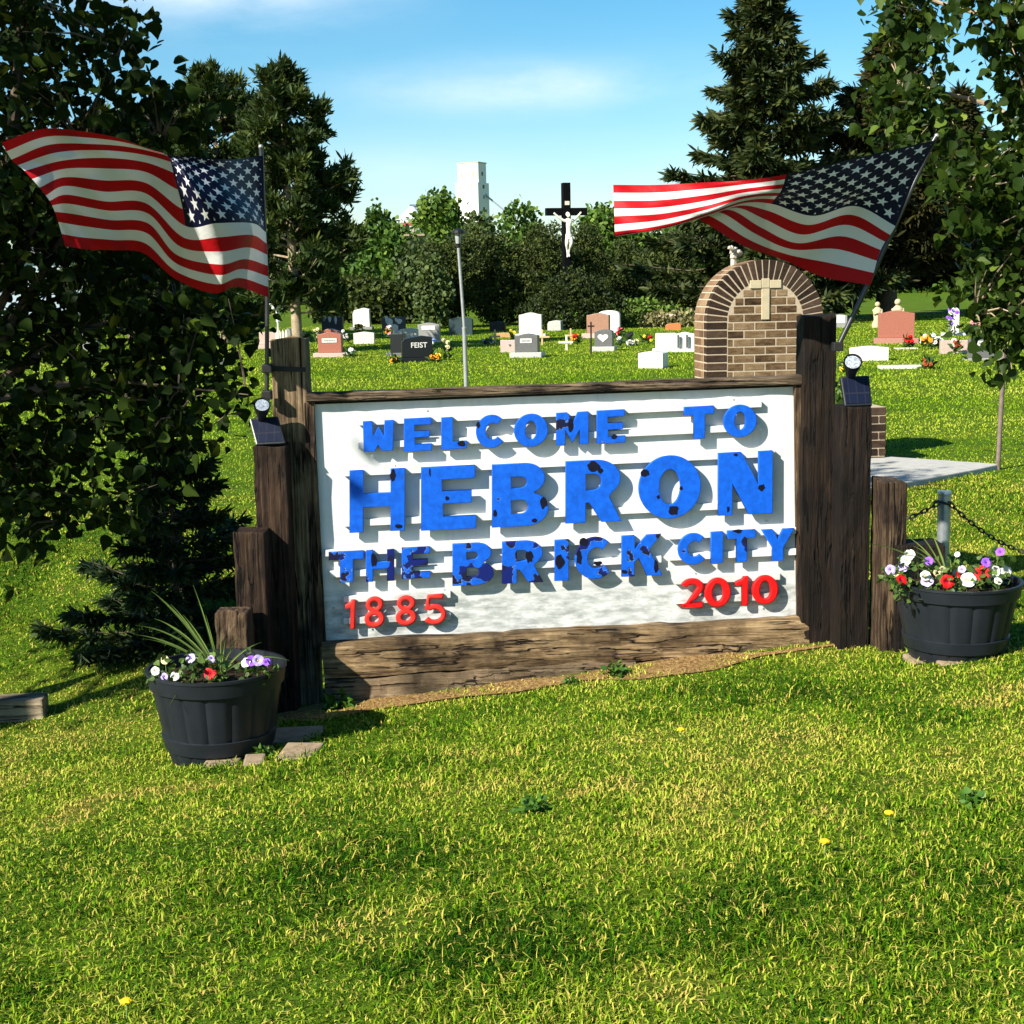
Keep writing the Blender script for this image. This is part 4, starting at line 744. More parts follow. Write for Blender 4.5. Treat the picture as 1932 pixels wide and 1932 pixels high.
def paint(name, col, wear, under=(.006, .007, .03), hi=1.25):
    t = NT(name); v = t.coord('Object'); n = t.noise(v, 10, 4, .5); f = t.ramp(n, [(wear, (0, 0, 0)), (wear + .004, (1, 1, 1))]); n2 = t.noise(v, 30, 5, .6)
    c = t.ramp(n2, [(.3, tuple(x * .8 for x in col)), (.7, tuple(min(1, x * hi) for x in col))]); n3 = t.noise(t.coord('Object', (1, 1, 1), (5, 1, 2)), 9, 3, .5)
    u = t.mix(t.ramp(n3, [(.45, (0, 0, 0)), (.47, (1, 1, 1))]), under, (.003, .010, .11))
    edge = t.ramp(n, [(wear - .004, (0, 0, 0)), (wear + .001, (.5, .5, .5)), (wear + .004, (.4, .4, .4)), (wear + .009, (0, 0, 0))])
    c = t.mix(edge, t.mix(f, u, c), (.20, .36, .66)); return t.done(t.bsdf(c, .6, .2, 0, t.bump(t.math('ADD', t.math('MULTIPLY', f, 1.0), t.math('MULTIPLY', n2, .3)), .5, .004)))
BLUE = {'a': paint('blue_paint', (.003, .085, .50), .285), 'b': paint('chipped_blue_paint', (.003, .085, .50), .40), 'c': paint('flaking_blue_paint', (.003, .085, .50), .475)}
REDP = paint('red_paint', (.56, .025, .018), .1); REDB = paint('bright_red_paint', (.66, .006, .006), .1)
BOARD = boardmat(); WD_RAIL = wood((.018, .011, .007), (.09, .06, .036), (.26, .19, .12), 0, seed=3); WD_SLEEPER = wood((.022, .013, .007), (.19, .12, .058), (.44, .31, .165), 0, seed=8)
WD_POST = wood((.006, .003, .0015), (.024, .012, .007), (.085, .05, .027), 2, seed=1); WD_TAN = wood((.025, .014, .008), (.13, .085, .045), (.36, .26, .15), 2, seed=5); WD_DARK = wood((.003, .002, .0012), (.009, .005, .003), (.032, .019, .011), 2, seed=6); WD_GREY = wood((.010, .005, .003), (.050, .029, .016), (.22, .145, .08), 2, seed=12)
sb = onp(1060, 1280); SIGN = root('welcome_sign', gd(sb.x, sb.y), 'white welcome sign board with flaking blue letters between wooden posts', 'sign')
def pq(px4, o0, o1): return [onp(x, y, o0) for x, y in px4], [onp(x, y, o0) + NRM * (o1 - o0) for x, y in px4]
def plank(name, px4, front, thick, mat, parent=SIGN, bevel=.004, local=False): 
    q = [onp(x, y, front) for x, y in px4]; return MB().hexa(q, [p - NRM * thick for p in q]).build(name, mat, parent, bevel=bevel)
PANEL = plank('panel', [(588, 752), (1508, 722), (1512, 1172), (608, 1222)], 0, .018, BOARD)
def wobble_plank(name, px4, front, thick, mat, n=46, amp=.006, seed=0):
    m = MB(); rr = random.Random(seed); (a, b, c, d) = [onp(x, y, front) for x, y in px4]; vs = []; dz = [0, 0]
    for i in range(n + 1):
        t = i / n; T = a.lerp(b, t); B = d.lerp(c, t); dz = [dz[0] * .8 + rr.gauss(0, amp * .5), dz[1] * .8 + rr.gauss(0, amp * .5)]; rows = []
        for k in range(7): q = k / 6; rows.append(T.lerp(B, q) + NRM * (rr.gauss(0, amp * .45) - (.006 if k in (0, 6) else 0)) + Vector((0, 0, dz[0] * (1 - q) + dz[1] * q)))
        vs += rows + [rows[6] - NRM * thick, rows[0] - NRM * thick]
    fs = [(i * 9 + k, (i + 1) * 9 + k, (i + 1) * 9 + (k + 1) % 9, i * 9 + (k + 1) % 9) for i in range(n) for k in range(9)]; fs += [tuple(range(9)), tuple(n * 9 + k for k in range(8, -1, -1))]
    m.add(vs, fs); return m.build(name, mat, SIGN)
wobble_plank('top_rail', [(578, 743), (1514, 709), (1514, 725), (579, 759)], .055, .10, WD_RAIL, amp=.003, seed=2)
wobble_plank('sleeper', [(606, 1216), (1526, 1166), (1527, 1226), (612, 1281)], .09, .17, WD_SLEEPER, seed=4)
wobble_plank('sleeper', [(612, 1283), (1200, 1247), (1200, 1300), (616, 1345)], .10, .17, wood((.05, .035, .02), (.17, .115, .065), (.33, .24, .14), 0, seed=19), seed=9)
plank('frame_stile', [(1500, 726), (1517, 725), (1524, 1170), (1505, 1171)], .035, .06, WD_GREY)
plank('frame_stile', [(574, 760), (592, 758), (615, 1220), (590, 1222)], .03, .06, WD_GREY)
plank('peeling_strip', [(594, 758.5), (1500, 725.5), (1500, 729.5), (594, 763)], .004, .004, plain((.02, .018, .016), .9, .1, .5, 60), bevel=0)
def rail(y0, x0, x1, sl=-.046, h=12):
    o = plank('letter_rail', [(x0, y0 - h / 2), (x1, y0 - h / 2 + sl * (x1 - x0)), (x1, y0 + h / 2 + sl * (x1 - x0)), (x0, y0 + h / 2)], .031, .031, BOARD, PANEL, .001); return o
for y0, x0, x1 in [(797, 676, 1437), (841, 676, 1437), (893, 648, 1462), (988, 648, 1462), (1044, 614, 1246), (1084, 622, 1248), (1012, 1262, 1502), (1052, 1262, 1502), (1131, 648, 850), (1172, 648, 850), (1097, 1274, 1472), (1134, 1274, 1472)]: rail(y0, x0, x1)
# lettering: outlines in a unit box, first loop outside, others holes
def el(cx, cy, rx, ry, a0=0, a1=360, n=30): return [(cx + rx * math.cos(R(a0 + (a1 - a0) * i / n)), cy + ry * math.sin(R(a0 + (a1 - a0) * i / n))) for i in range(n + (0 if abs(a1 - a0) == 360 else 1))]
def stroke(pts, wd, asp):
    P = [Vector((x * asp, y)) for x, y in pts]; A = []; B = []
    for i, p in enumerate(P):
        d = (P[min(i + 1, len(P) - 1)] - P[max(i - 1, 0)]).normalized(); nn = Vector((-d.y, d.x)); A.append(p + nn * wd / 2); B.append(p - nn * wd / 2)
    return [[(p.x / asp, p.y) for p in A + B[::-1]]]
def glyph(c, asp):
    if c == 'H': return [[(0, 0), (.25, 0), (.25, .40), (.74, .40), (.74, 0), (1, 0), (1, 1), (.74, 1), (.74, .62), (.25, .62), (.25, 1), (0, 1)]]
    if c == 'E': return [[(0, 0), (1, 0), (1, .21), (.40, .21), (.40, .41), (.92, .41), (.92, .61), (.38, .61), (.38, .79), (.98, .79), (.98, 1), (0, 1)]]
    if c == 'L': return [[(0, 0), (1, 0), (1, .24), (.45, .24), (.45, 1), (0, 1)]]
    if c == 'T': return [[(.32, 0), (.70, 0), (.70, .74), (1, .74), (1, 1), (0, 1), (0, .74), (.32, .74)]]
    if c == 'I': return [[(0, 0), (1, 0), (1, 1), (0, 1)]]
    if c == 'W': return [[(.03, 0), (.40, 0), (.5, .20), (.62, 0), (.98, 0), (1, 1), (.70, 1), (.68, .48), (.5, .80), (.32, .48), (.30, 1), (0, 1)]]
    if c == 'M': return [[(0, 0), (.28, 0), (.28, .46), (.5, .05), (.72, .46), (.72, 0), (1, 0), (1, 1), (.66, 1), (.5, .62), (.34, 1), (0, 1)]]
    if c == 'N': return [[(0, 0), (.26, 0), (.26, .50), (.56, 0), (1, 0), (1, 1), (.74, 1), (.74, .46), (.42, 1), (0, 1)]]
    if c == 'K': return [[(0, 0), (.32, 0), (.32, .34), (.42, .44), (.62, 0), (1, 0), (.68, .64), (.98, 1), (.62, 1), (.32, .66), (.32, 1), (0, 1)]]
    if c == 'Y': return [[(.33, 0), (.67, 0), (.67, .42), (1, 1), (.66, 1), (.5, .66), (.34, 1), (0, 1), (.33, .42)]]
    if c == 'O': return [el(.5, .5, .5, .5, n=44), el(.5, .5, .17, .28, n=30)[::-1]]
    if c == '0': return [el(.5, .5, .5, .5, n=40), el(.5, .5, .2, .30, n=30)[::-1]]
    if c == 'C': return [el(.54, .5, .54, .5, 48, 318, 34) + el(.58, .5, .24, .25, 318, 48, 26)]
    if c == 'B': return [[(0, 0)] + el(.60, .27, .40, .27, -90, 68, 14) + el(.58, .755, .36, .245, -62, 90, 14) + [(0, 1)], ([(.34, .20)] + el(.52, .31, .12, .11, -90, 90, 8) + [(.34, .42)])[::-1], ([(.34, .61)] + el(.50, .70, .12, .09, -90, 90, 8) + [(.34, .79)])[::-1]]
    if c == 'R': return [[(0, 0), (.36, 0), (.36, .32), (.42, .32), (.64, 0), (1, 0), (.78, .40)] + el(.56, .70, .42, .30, -52, 90, 16) + [(0, 1)], ([(.36, .52)] + el(.50, .65, .14, .13, -90, 90, 8) + [(.36, .78)])[::-1]]
    if c == '1': return [[(.48, 0), (1, 0), (1, 1), (.62, 1), (.50, .92), (0, .84), (0, .68), (.48, .72)]]
    if c == '8': return [el(.5, .28, .5, .28, -90, 62, 18) + el(.5, .745, .44, .255, -52, 232, 26) + el(.5, .28, .5, .28, 118, 269, 18), el(.5, .28, .21, .115, n=20)[::-1], el(.5, .74, .18, .10, n=20)[::-1]]
    if c == '5': return stroke([(.86, .91), (.22, .91), (.14, .52)] + el(.46, .33, .42, .25, 125, -150, 16), .17, asp)
    if c == '2': return stroke(el(.50, .72, .38, .19, 165, -25, 14) + [(.60, .38), (.18, .10), (.98, .10)], .21, asp)
BAREP = plain((.004, .004, .014), .7, .15, .4, 40)
CHIPS = [(741.5, 897, 6, 12), (751, 993, 8, 4), (844, 940, 4, 4), (811, 891, 1.6, 9), (1025, 948, 7, 12), (934, 968, 4, 7), (1008, 982, 7, 4), (1120, 880, 12, 10), (1133, 888, 5, 6), (1217, 892, 9, 8), (1271, 963, 10, 9), (1285, 921, 3.6, 4), (1242, 938, 3.4, 4), (1437, 920, 7, 7), (1388, 858, 4, 3), (1374, 961, 3, 6), (871, 837, 8, 6), (902, 802, 4, 7), (1077, 802, 5, 14), (1158.7, 824, 6, 5), (1392, 1002, 9, 4), (1238, 1068, 5, 12), (1178, 1079, 6, 4), (1128, 1063, 8, 5), (1093, 1052, 6, 14), (1101, 1023, 8, 8), (1057, 1060, 9, 14), (999, 1050, 8, 12), (705, 1056, 7, 14)]
def letter(c, x0, x1, y0, y1, mat, sl=.047, front=.058, thick=.025, label=None, round_=.003):
    asp = (x1 - x0) / (y1 - y0); cu = bpy.data.curves.new('l', 'CURVE'); cu.dimensions = '2D'; cu.fill_mode = 'BOTH'; cu.extrude = thick / 2 - round_; cu.bevel_depth = round_; cu.bevel_resolution = 2; cu.offset = -round_
    for loop in glyph(c, asp):
        s = cu.splines.new('POLY'); s.points.add(len(loop) - 1); s.use_cyclic_u = True
        for k, (a, b) in enumerate(loop):
            u, v = uv(x0 + a * (x1 - x0), y1 - b * (y1 - y0) - sl * (a - .5) * (x1 - x0)); s.points[k].co = (u, v, 0, 1)
    o = link(bpy.data.objects.new('l', cu)); dg = bpy.context.evaluated_depsgraph_get(); me = bpy.data.meshes.new_from_object(o.evaluated_get(dg)); bpy.data.objects.remove(o)
    me.materials.clear(); me.transform(MAT_P @ Matrix.Translation((0, 0, front - thick / 2))); me.polygons.foreach_set('material_index', [0] * len(me.polygons))
    ch = [q for q in CHIPS if x0 - 2 < q[0] < x1 + 2 and y0 - 4 < q[1] < y1 + 4] if c.isalpha() else []
    if ch:                                     # places where the paint has come off
        bm = bmesh.new(); bm.from_mesh(me)
        for (cx, cy, rx, ry) in ch:
            vs = [bm.verts.new(onp(cx + rx * math.cos(t) * k, cy + ry * math.sin(t) * k, front + .0012)) for t, k in [(2 * math.pi * i / 13, random.uniform(.72, 1.15)) for i in range(13)]]; bm.faces.new(vs[::-1]).material_index = 1
        bm.to_mesh(me); bm.free()
    p = put('letter' if c.isalpha() else 'numeral', me, [mat, BAREP] if ch else mat, PANEL)
    p['label'] = label or f'{c} of the sign'; return p
rows = [('W', 685, 743, 792, 849, 'a'), ('E', 762, 814.5, 787, 849, 'a'), ('L', 832, 880, 785, 845, 'a'), ('C', 897, 951, 781, 843, 'a'), ('O', 968.5, 1032, 779, 841, 'a'), ('M', 1047.5, 1108, 776, 837, 'b'), ('E', 1123.5, 1177, 772, 834, 'a'), ('T', 1287, 1343, 765, 825.5, 'a'), ('O', 1361, 1423, 762, 823, 'a'),
        ('H', 660, 764, 883, 1000, 'a'), ('E', 794, 897.5, 877, 996, 'a'), ('B', 927, 1033, 872, 990, 'a'), ('R', 1065, 1170, 866, 982.5, 'a'), ('O', 1202, 1318.5, 857, 975.5, 'a'), ('N', 1351, 1453, 850, 968, 'a'),
        ('T', 621, 687, 1037, 1095, 'c'), ('H', 691, 744, 1034, 1093, 'c'), ('E', 758, 811.5, 1029, 1087.5, 'c'), ('B', 853, 930.5, 1021, 1100, 'c'), ('R', 946, 1023.5, 1017, 1096, 'c'), ('I', 1044.5, 1071, 1015, 1092, 'c'), ('C', 1082.5, 1152.5, 1010, 1089, 'c'), ('K', 1170, 1246, 1006, 1083, 'b'),
        ('C', 1275.5, 1329, 1003, 1062, 'a'), ('I', 1337.5, 1360, 1000, 1059, 'a'), ('T', 1368, 1421, 997, 1056.5, 'b'), ('Y', 1432, 1493.5, 995, 1054.5, 'a')]
WEAR = {'a': 'blue letter', 'b': 'chipped blue letter', 'c': 'blue letter with large dark flakes'}
for c, x0, x1, y0, y1, k in rows: letter(c, x0, x1, y0, y1, BLUE[k], label=f'{WEAR[k]} {c}')
for c, x0, x1, y0, y1 in [('1', 652, 671, 1128, 1183), ('8', 688, 726, 1122, 1180.5), ('8', 746.5, 786, 1120, 1177), ('5', 800, 842, 1117, 1175)]: letter(c, x0, x1, y0, y1, REDP, thick=.024, front=.052, label=f'faded red numeral {c}', round_=.009)
for c, x0, x1, y0, y1 in [('2', 1282, 1323.5, 1089, 1144), ('0', 1326, 1375.5, 1087, 1142), ('1', 1384, 1408, 1084.5, 1139), ('0', 1415, 1464.5, 1082, 1137)]: letter(c, x0, x1, y0, y1, REDB, thick=.028, front=.054, label=f'bright red numeral {c}', round_=.008)
m = MB()
for x, y in [(720, 797), (745, 913 - 35), (671, 1083), (838, 1113), (1187, 781), (1090, 779), (1384, 754), (1400, 853), (702, 1187), (1310, 1155), (1440, 1148), (1446, 984), (629, 1147), (1312, 1082), (806, 775)]:
    p = onp(x, y, .002); m.lathe([(0, 0), (.006, 0), (.005, .004), (0, .005)], 8, p) if False else m.blob(p, (.006, .004, .006), 1)
m.build('bolt_heads', GALV, PANEL)
# ---- standing posts
def post_mesh(x0, x1, ytop, Y, t, rz=0, jag=.006):
    a, b = at(x0, ytop, Y), at(x1, ytop, Y); wd = (b.x - a.x); cx = (a.x + b.x) / 2; zt = (a.z + b.z) / 2; zb = g(cx, Y) - .15; m = MB(); n = 14; rings = []; vs = []
    for i in range(n + 1):
        q = i / n; z = zb + (zt - zb) * q
        for (dx, dy) in ((-.5, 0), (-.17, 0), (.17, 0), (.5, 0), (.5, .5), (.5, 1), (-.5, 1), (-.5, .5)): vs.append(Vector((cx + dx * wd + random.gauss(0, jag * .35), Y + dy * t + random.gauss(0, jag * .4), z + (random.gauss(0, jag * .9) if i == n else 0))))
    fs = [(i * 8 + k, i * 8 + (k + 1) % 8, (i + 1) * 8 + (k + 1) % 8, (i + 1) * 8 + k) for i in range(n) for k in range(8)]; fs.append(tuple(n * 8 + k for k in range(8))); fs.append(tuple(range(7, -1, -1)))
    m.add(vs, fs); return m, Vector((cx, Y + t / 2, g(cx, Y)))
def sign_post(x0, x1, yt, Y, t, mat): return post_mesh(x0, x1, yt, Y, t)[0].build('tall_post', mat, SIGN, bevel=.007)
tpl = sign_post(509, 575, 640, 7.50, .18, WD_TAN); tpr = sign_post(1516, 1579, 595, 7.60, .18, WD_DARK)
q = [at(x, y, 7.495) for x, y in [(506, 690), (577, 693), (577, 702), (506, 700)]]; MB().hexa(q, [p + Vector((0, .19, 0)) for p in q]).build('strap', plain((.012, .010, .009), .6), SIGN)
for lab, x0, x1, yt, Y, t, mt in [('brown step post carrying the left spotlight', 476, 538, 840, 7.34, .18, WD_POST), ('brown step post, third in height left of the sign', 439, 498, 1005, 7.17, .18, WD_POST), ('short weathered step post right behind the left tub', 404, 466, 1157, 6.96, .17, WD_GREY),
                              ('dark step post carrying the right spotlight', 1588, 1646, 768, 7.36, .2, WD_DARK), ('cracked brown step post left of the right tub', 1669, 1713, 911, 7.16, .26, WD_GREY), ('lowest dark step post behind the right tub flowers', 1692, 1784, 1030, 7.12, .2, WD_DARK)]:
    m, c = post_mesh(x0, x1, yt, Y, t); rt = root('step_post', c, lab, 'post', 'stepped timber posts flanking the sign'); m.build('timber', mt, rt, bevel=.007)
# ---- solar spotlights
BLK_PL = plain((.010, .011, .013), .35, .5, .2, 20)
def cellmat():
    t = NT('solar_cells'); b = t.n('ShaderNodeTexBrick', {'Vector': t.coord('Object', (1, 1, 1)), 'Color1': (.006, .009, .022, 1), 'Color2': (.008, .011, .028, 1), 'Mortar': (.016, .018, .028, 1), 'Scale': 1.0, 'Mortar Size': .002, 'Brick Width': .04, 'Row Height': .045}, offset=0.0)
    return t.done(t.bsdf(b.outputs[0], .35, .15))
CELL = cellmat(); LENS = plain((.34, .38, .43), .15, .9, .6, 70, .2, .6)
def spotlight(label, pan, Y, lamp, rim):
    c0 = at(sum(p[0] for p in pan) / 4, max(p[1] for p in pan), Y); rt = root('solar_spotlight', c0, label, 'spotlight', 'solar spotlights on the step posts')
    ys = [Y + .05, Y + .05, Y - .03, Y - .03]; q = [at(x, y, yy) for (x, y), yy in zip(pan, ys)]; nn = (q[1] - q[0]).cross(q[3] - q[0]).normalized(); nn = nn if nn.y < 0 else -nn
    MB().hexa(q, [p - nn * .03 for p in q]).build('panel_case', BLK_PL, rt, bevel=.006); c = sum(q, Vector()) / 4; q2 = [c + (p - c) * .86 + nn * .003 for p in q]; MB().hexa(q2, [p - nn * .004 for p in q2]).build('solar_panel', CELL, rt)
    a = at(lamp[0], lamp[1], Y + .06); b = at(rim[0], rim[1], Y - .035); ax = (b - a).normalized(); s = Y / F; m = MB(); r = rim[2] * s
    pts = [a, a.lerp(b, .35), a.lerp(b, .8), b, b + ax * .006]; m.tube(pts, [r * .55, r * .62, r * .92, r * 1.0, r * 1.0], 20, cap=False); m.tube([b + ax * .006, a.lerp(b, .45)], [r * .97, r * .3], 20, cap=False); m.build('lamp_head', BLK_PL, rt, smooth=True)
    m = MB(); m.tube([b - ax * .003, b - ax * .001], [r * .80, r * .82], 20); m.build('lens', LENS, rt, smooth=True)
    m = MB(); m.tube([a, q[0].lerp(q[1], .5) - nn * .012, c - nn * .03, c + Vector((0, .05, -.08))], .011, 8); m.build('bracket', BLK_PL, rt)
spotlight('black solar spotlight on the left step post', [(470, 789), (524, 785), (539, 836), (483, 839)], 7.38, (493, 792), (494.5, 764, 16))
spotlight('black solar spotlight on the right step post', [(1585, 710), (1640, 708), (1646, 764), (1594, 766)], 7.42, (1605, 708), (1609, 683, 17.5))
# ------------------------------------------------------------------ flags
def flagmat():
    t = NT('flag_cloth'); uvn = t.n('ShaderNodeUVMap', uv_map='UVMap').outputs[0]; sp = t.n('ShaderNodeSeparateXYZ', {0: uvn}); s, v = sp.outputs[0], sp.outputs[1]; M_ = t.math
    st = M_('MODULO', M_('FLOOR', M_('MULTIPLY', v, 13)), 2); col = t.mix(st, (.36, .003, .007), (.60, .585, .58)); can = M_('MULTIPLY', M_('LESS_THAN', s, .4), M_('LESS_THAN', v, 7 / 13))
    X = M_('MULTIPLY', s, 12 / .4); Y_ = M_('MULTIPLY', v, 10 * 13 / 7); inr = M_('MULTIPLY', M_('MULTIPLY', M_('GREATER_THAN', X, .3), M_('LESS_THAN', X, 11.7)), M_('MULTIPLY', M_('GREATER_THAN', Y_, .3), M_('LESS_THAN', Y_, 9.7)))
    def star(o):
        lx = M_('MULTIPLY', M_('SUBTRACT', M_('MODULO', M_('ADD', X, o), 2), 1), .063); ly = M_('MULTIPLY', M_('SUBTRACT', M_('MODULO', M_('ADD', Y_, o), 2), 1), -.054)
        r = M_('SQRT', M_('ADD', M_('MULTIPLY', lx, lx), M_('MULTIPLY', ly, ly))); a = M_('PINGPONG', M_('ADD', M_('ARCTAN2', lx, ly), 2 * math.pi), math.pi / 5); Rr = .036; ri = Rr * .40; c36 = ri * math.cos(math.pi / 5); s36 = ri * math.sin(math.pi / 5)
        x = M_('MULTIPLY', r, M_('COSINE', a)); y = M_('MULTIPLY', r, M_('SINE', a)); e = M_('SUBTRACT', M_('MULTIPLY', M_('SUBTRACT', x, Rr), s36), M_('MULTIPLY', y, c36 - Rr)); return M_('LESS_THAN', e, 0)
    stars = M_('MULTIPLY', M_('MAXIMUM', star(0), star(1)), inr); cc = t.mix(stars, (.003, .004, .022), (.60, .60, .60)); col = t.mix(can, col, cc)
    wv = t.n('ShaderNodeTexNoise', {'Vector': t.coord('Object', (1, 1, 1)), 'Scale': 14., 'Detail': 3.}).outputs['Fac']; b = t.bsdf(col, .55, .15, 0, t.bump(wv, .25, .02)); tr = t.n('ShaderNodeBsdfTranslucent', {'Color': col}).outputs[0]
    return t.done(t.n('ShaderNodeMixShader', {0: .09, 1: b, 2: tr}).outputs[0])
FLAG = flagmat()
def cr1(xs, ys, x):                            # Catmull-Rom through uneven knots
    xs = np.asarray(xs); ys = np.asarray(ys, float); i = int(np.clip(np.searchsorted(xs, x) - 1, 0, len(xs) - 2)); h = xs[i + 1] - xs[i]; u = (x - xs[i]) / h
    def m(k): 
        if k == 0: return (ys[1] - ys[0]) / (xs[1] - xs[0])
        if k == len(xs) - 1: return (ys[-1] - ys[-2]) / (xs[-1] - xs[-2])
        return (ys[k + 1] - ys[k - 1]) / (xs[k + 1] - xs[k - 1])
    return (2 * u ** 3 - 3 * u * u + 1) * ys[i] + (u ** 3 - 2 * u * u + u) * h * m(i) + (-2 * u ** 3 + 3 * u * u) * ys[i + 1] + (u ** 3 - u * u) * h * m(i + 1)
def flag(label, S, T, grid, depth, NS=90, NT_=60):
    Gd = np.array(grid, float); W_ = []; uvs = []
    for j in range(NT_ + 1):
        t = j / NT_
        for i in range(NS + 1):
            s = i / NS; px, py = [cr1(T, [cr1(S, Gd[k, :, d], s) for k in range(len(T))], t) for d in (0, 1)]; W_.append(at(px, py, depth(s, t))); uvs.append((s, t))
    c = W_[0]; rt = root('flag', c, label, 'flag', 'flags flying beside the sign'); n = NS + 1
    fs = [(j * n + i, j * n + i + 1, (j + 1) * n + i + 1, (j + 1) * n + i) for j in range(NT_) for i in range(NS)]; me = bpy.data.meshes.new('cloth'); me.from_pydata([tuple(p) for p in W_], [], fs); me.polygons.foreach_set('use_smooth', [True] * len(fs))
    ul = me.uv_layers.new(name='UVMap')
    for l in me.loops: ul.data[l.index].uv = uvs[l.vertex_index]
    put('cloth', me, FLAG, rt); return W_
def sstep(a, b, x): t = min(1, max(0, (x - a) / (b - a))); return t * t * (3 - 2 * t)
S1 = [0, .13, .26, .4, .55, .7, .85, 1]; T1 = [0, 2 / 13, 4 / 13, 7 / 13, 10 / 13, 1]
G1 = [[(1610, 400), (1400, 425), (1190, 405), (985, 388), (750, 300), (500, 252), (260, 238), (10, 320)], [(1613, 530), (1430, 525), (1205, 475), (1030, 404), (800, 350), (560, 330), (300, 335), (70, 425)],
      [(1616, 665), (1450, 640), (1230, 580), (1062, 505), (880, 440), (640, 415), (380, 432), (150, 495)], [(1628, 870), (1545, 815), (1330, 815), (1135, 832), (890, 632), (640, 622), (400, 587), (280, 645)],
      [(1640, 1075), (1500, 1035), (1345, 1068), (1085, 1010), (905, 815), (670, 795), (440, 757), (335, 745)], [(1645, 1270), (1450, 1205), (1310, 1245), (1080, 1160), (880, 1000), (700, 980), (540, 977), (400, 955)]]
G1 = [[(x * .3081, 170 + y * .3081) for x, y in r] for r in G1]
def dep1(s, t):
    k1 = .25 - .16 * (t - .6); k2 = k1 + .17
    rg = sstep(.0, k1, s) * (1 - sstep(k1 + .01, k2, s))
    d = 7.42 - .60 * s - .44 * (1 - t) * sstep(0, .2, s) - .24 * rg * sstep(.05, .4, t)
    return d - .014 * abs(math.sin(s * 11 + t * 3.2)) * sstep(.42, .7, s) - .010 * abs(math.sin(s * 8 - t * 9 + 1)) * sstep(.05, .2, s) + .006 * math.sin(s * 37 + t * 17) * sstep(.03, .15, s) + .05 * sstep(.86, 1, s) * math.sin(t * 9)
flag('flag with stars and stripes streaming left from the left pole', S1, T1, G1, dep1)
S2 = [0, .13, .27, .4, .52, .64, .8, 1]; T2 = [0, .27, 7 / 13, 10 / 13, 1]
G2 = [[(1545, 120), (1330, 168), (1100, 222), (885, 272), (700, 298), (520, 308), (320, 318), (120, 318)], [(1450, 295), (1260, 320), (1060, 345), (860, 345), (700, 360), (530, 400), (330, 432), (125, 440)], [(1365, 500), (1190, 412), (1000, 455), (818, 402), (690, 400), (545, 450), (350, 508), (130, 545)],
      [(1300, 605), (1130, 545), (930, 575), (770, 505), (640, 430), (520, 450), (360, 480), (160, 500)], [(1255, 760), (1050, 725), (860, 645), (690, 585), (500, 472), (430, 462), (330, 440), (170, 400)]]
G2 = [[(1105.5 + x * .42784, 212.6 + y * .42784) for x, y in r] for r in G2]
D2 = [[7.40, 7.18, 6.95, 6.74, 6.84, 6.96, 7.12, 7.28], [7.40, 7.21, 7.02, 6.82, 6.86, 6.97, 7.10, 7.26], [7.40, 7.27, 7.13, 6.94, 6.93, 7.00, 7.12, 7.27], [7.40, 7.33, 7.22, 7.06, 7.02, 7.10, 7.24, 7.40], [7.40, 7.36, 7.30, 7.17, 7.10, 7.20, 7.32, 7.46]]
flag('flag with stars and stripes twisting left from the slanted right pole', S2, T2, G2, lambda s, t: cr1(T2, [cr1(S2, D2[k], s) for k in range(5)], t) + .014 * abs(math.sin(s * 11 + t * 5)) * sstep(0, .2, s) + .010 * abs(math.sin(s * 6 - t * 9)) * sstep(0, .2, s) + .005 * math.sin(s * 39 + t * 13) * sstep(0, .1, s))
def fpole(label, pts, Y, r, brk):
    P = [at(x, y, Y + .03) for x, y in pts]; rt = root('flag_pole', P[0], label, 'flag pole', 'poles of the flags'); m = MB(); m.tube(P, r, 12); m.build('pole', plain((.05, .05, .052), .35, .5, .2, 20, .6, 0), rt, smooth=True)
    m = MB(); e = P[-1]; m.blob(e + (P[-1] - P[-2]).normalized() * .006, .012, 2); m.build('finial', plain((.55, .52, .42), .3, .5, .1, 10, .6, 0), rt, smooth=True)
    for x, y in brk: m = MB(); c = at(x, y, Y + .012); m.box(c, (.05, .06, .045)); m.build('bracket', plain((.015, .014, .013), .5), rt, bevel=.006)
fpole('thin dark pole of the left flag strapped to the tall post', [(503.5, 760), (504, 561), (493, 291), (492, 279)], 7.42, .011, [(504.5, 695), (503.8, 745)])
fpole('slanted dark pole of the right flag beside the tall post', [(1578, 660), (1636, 540), (1760, 268), (1766, 258)], 7.40, .013, [(1580, 654)])
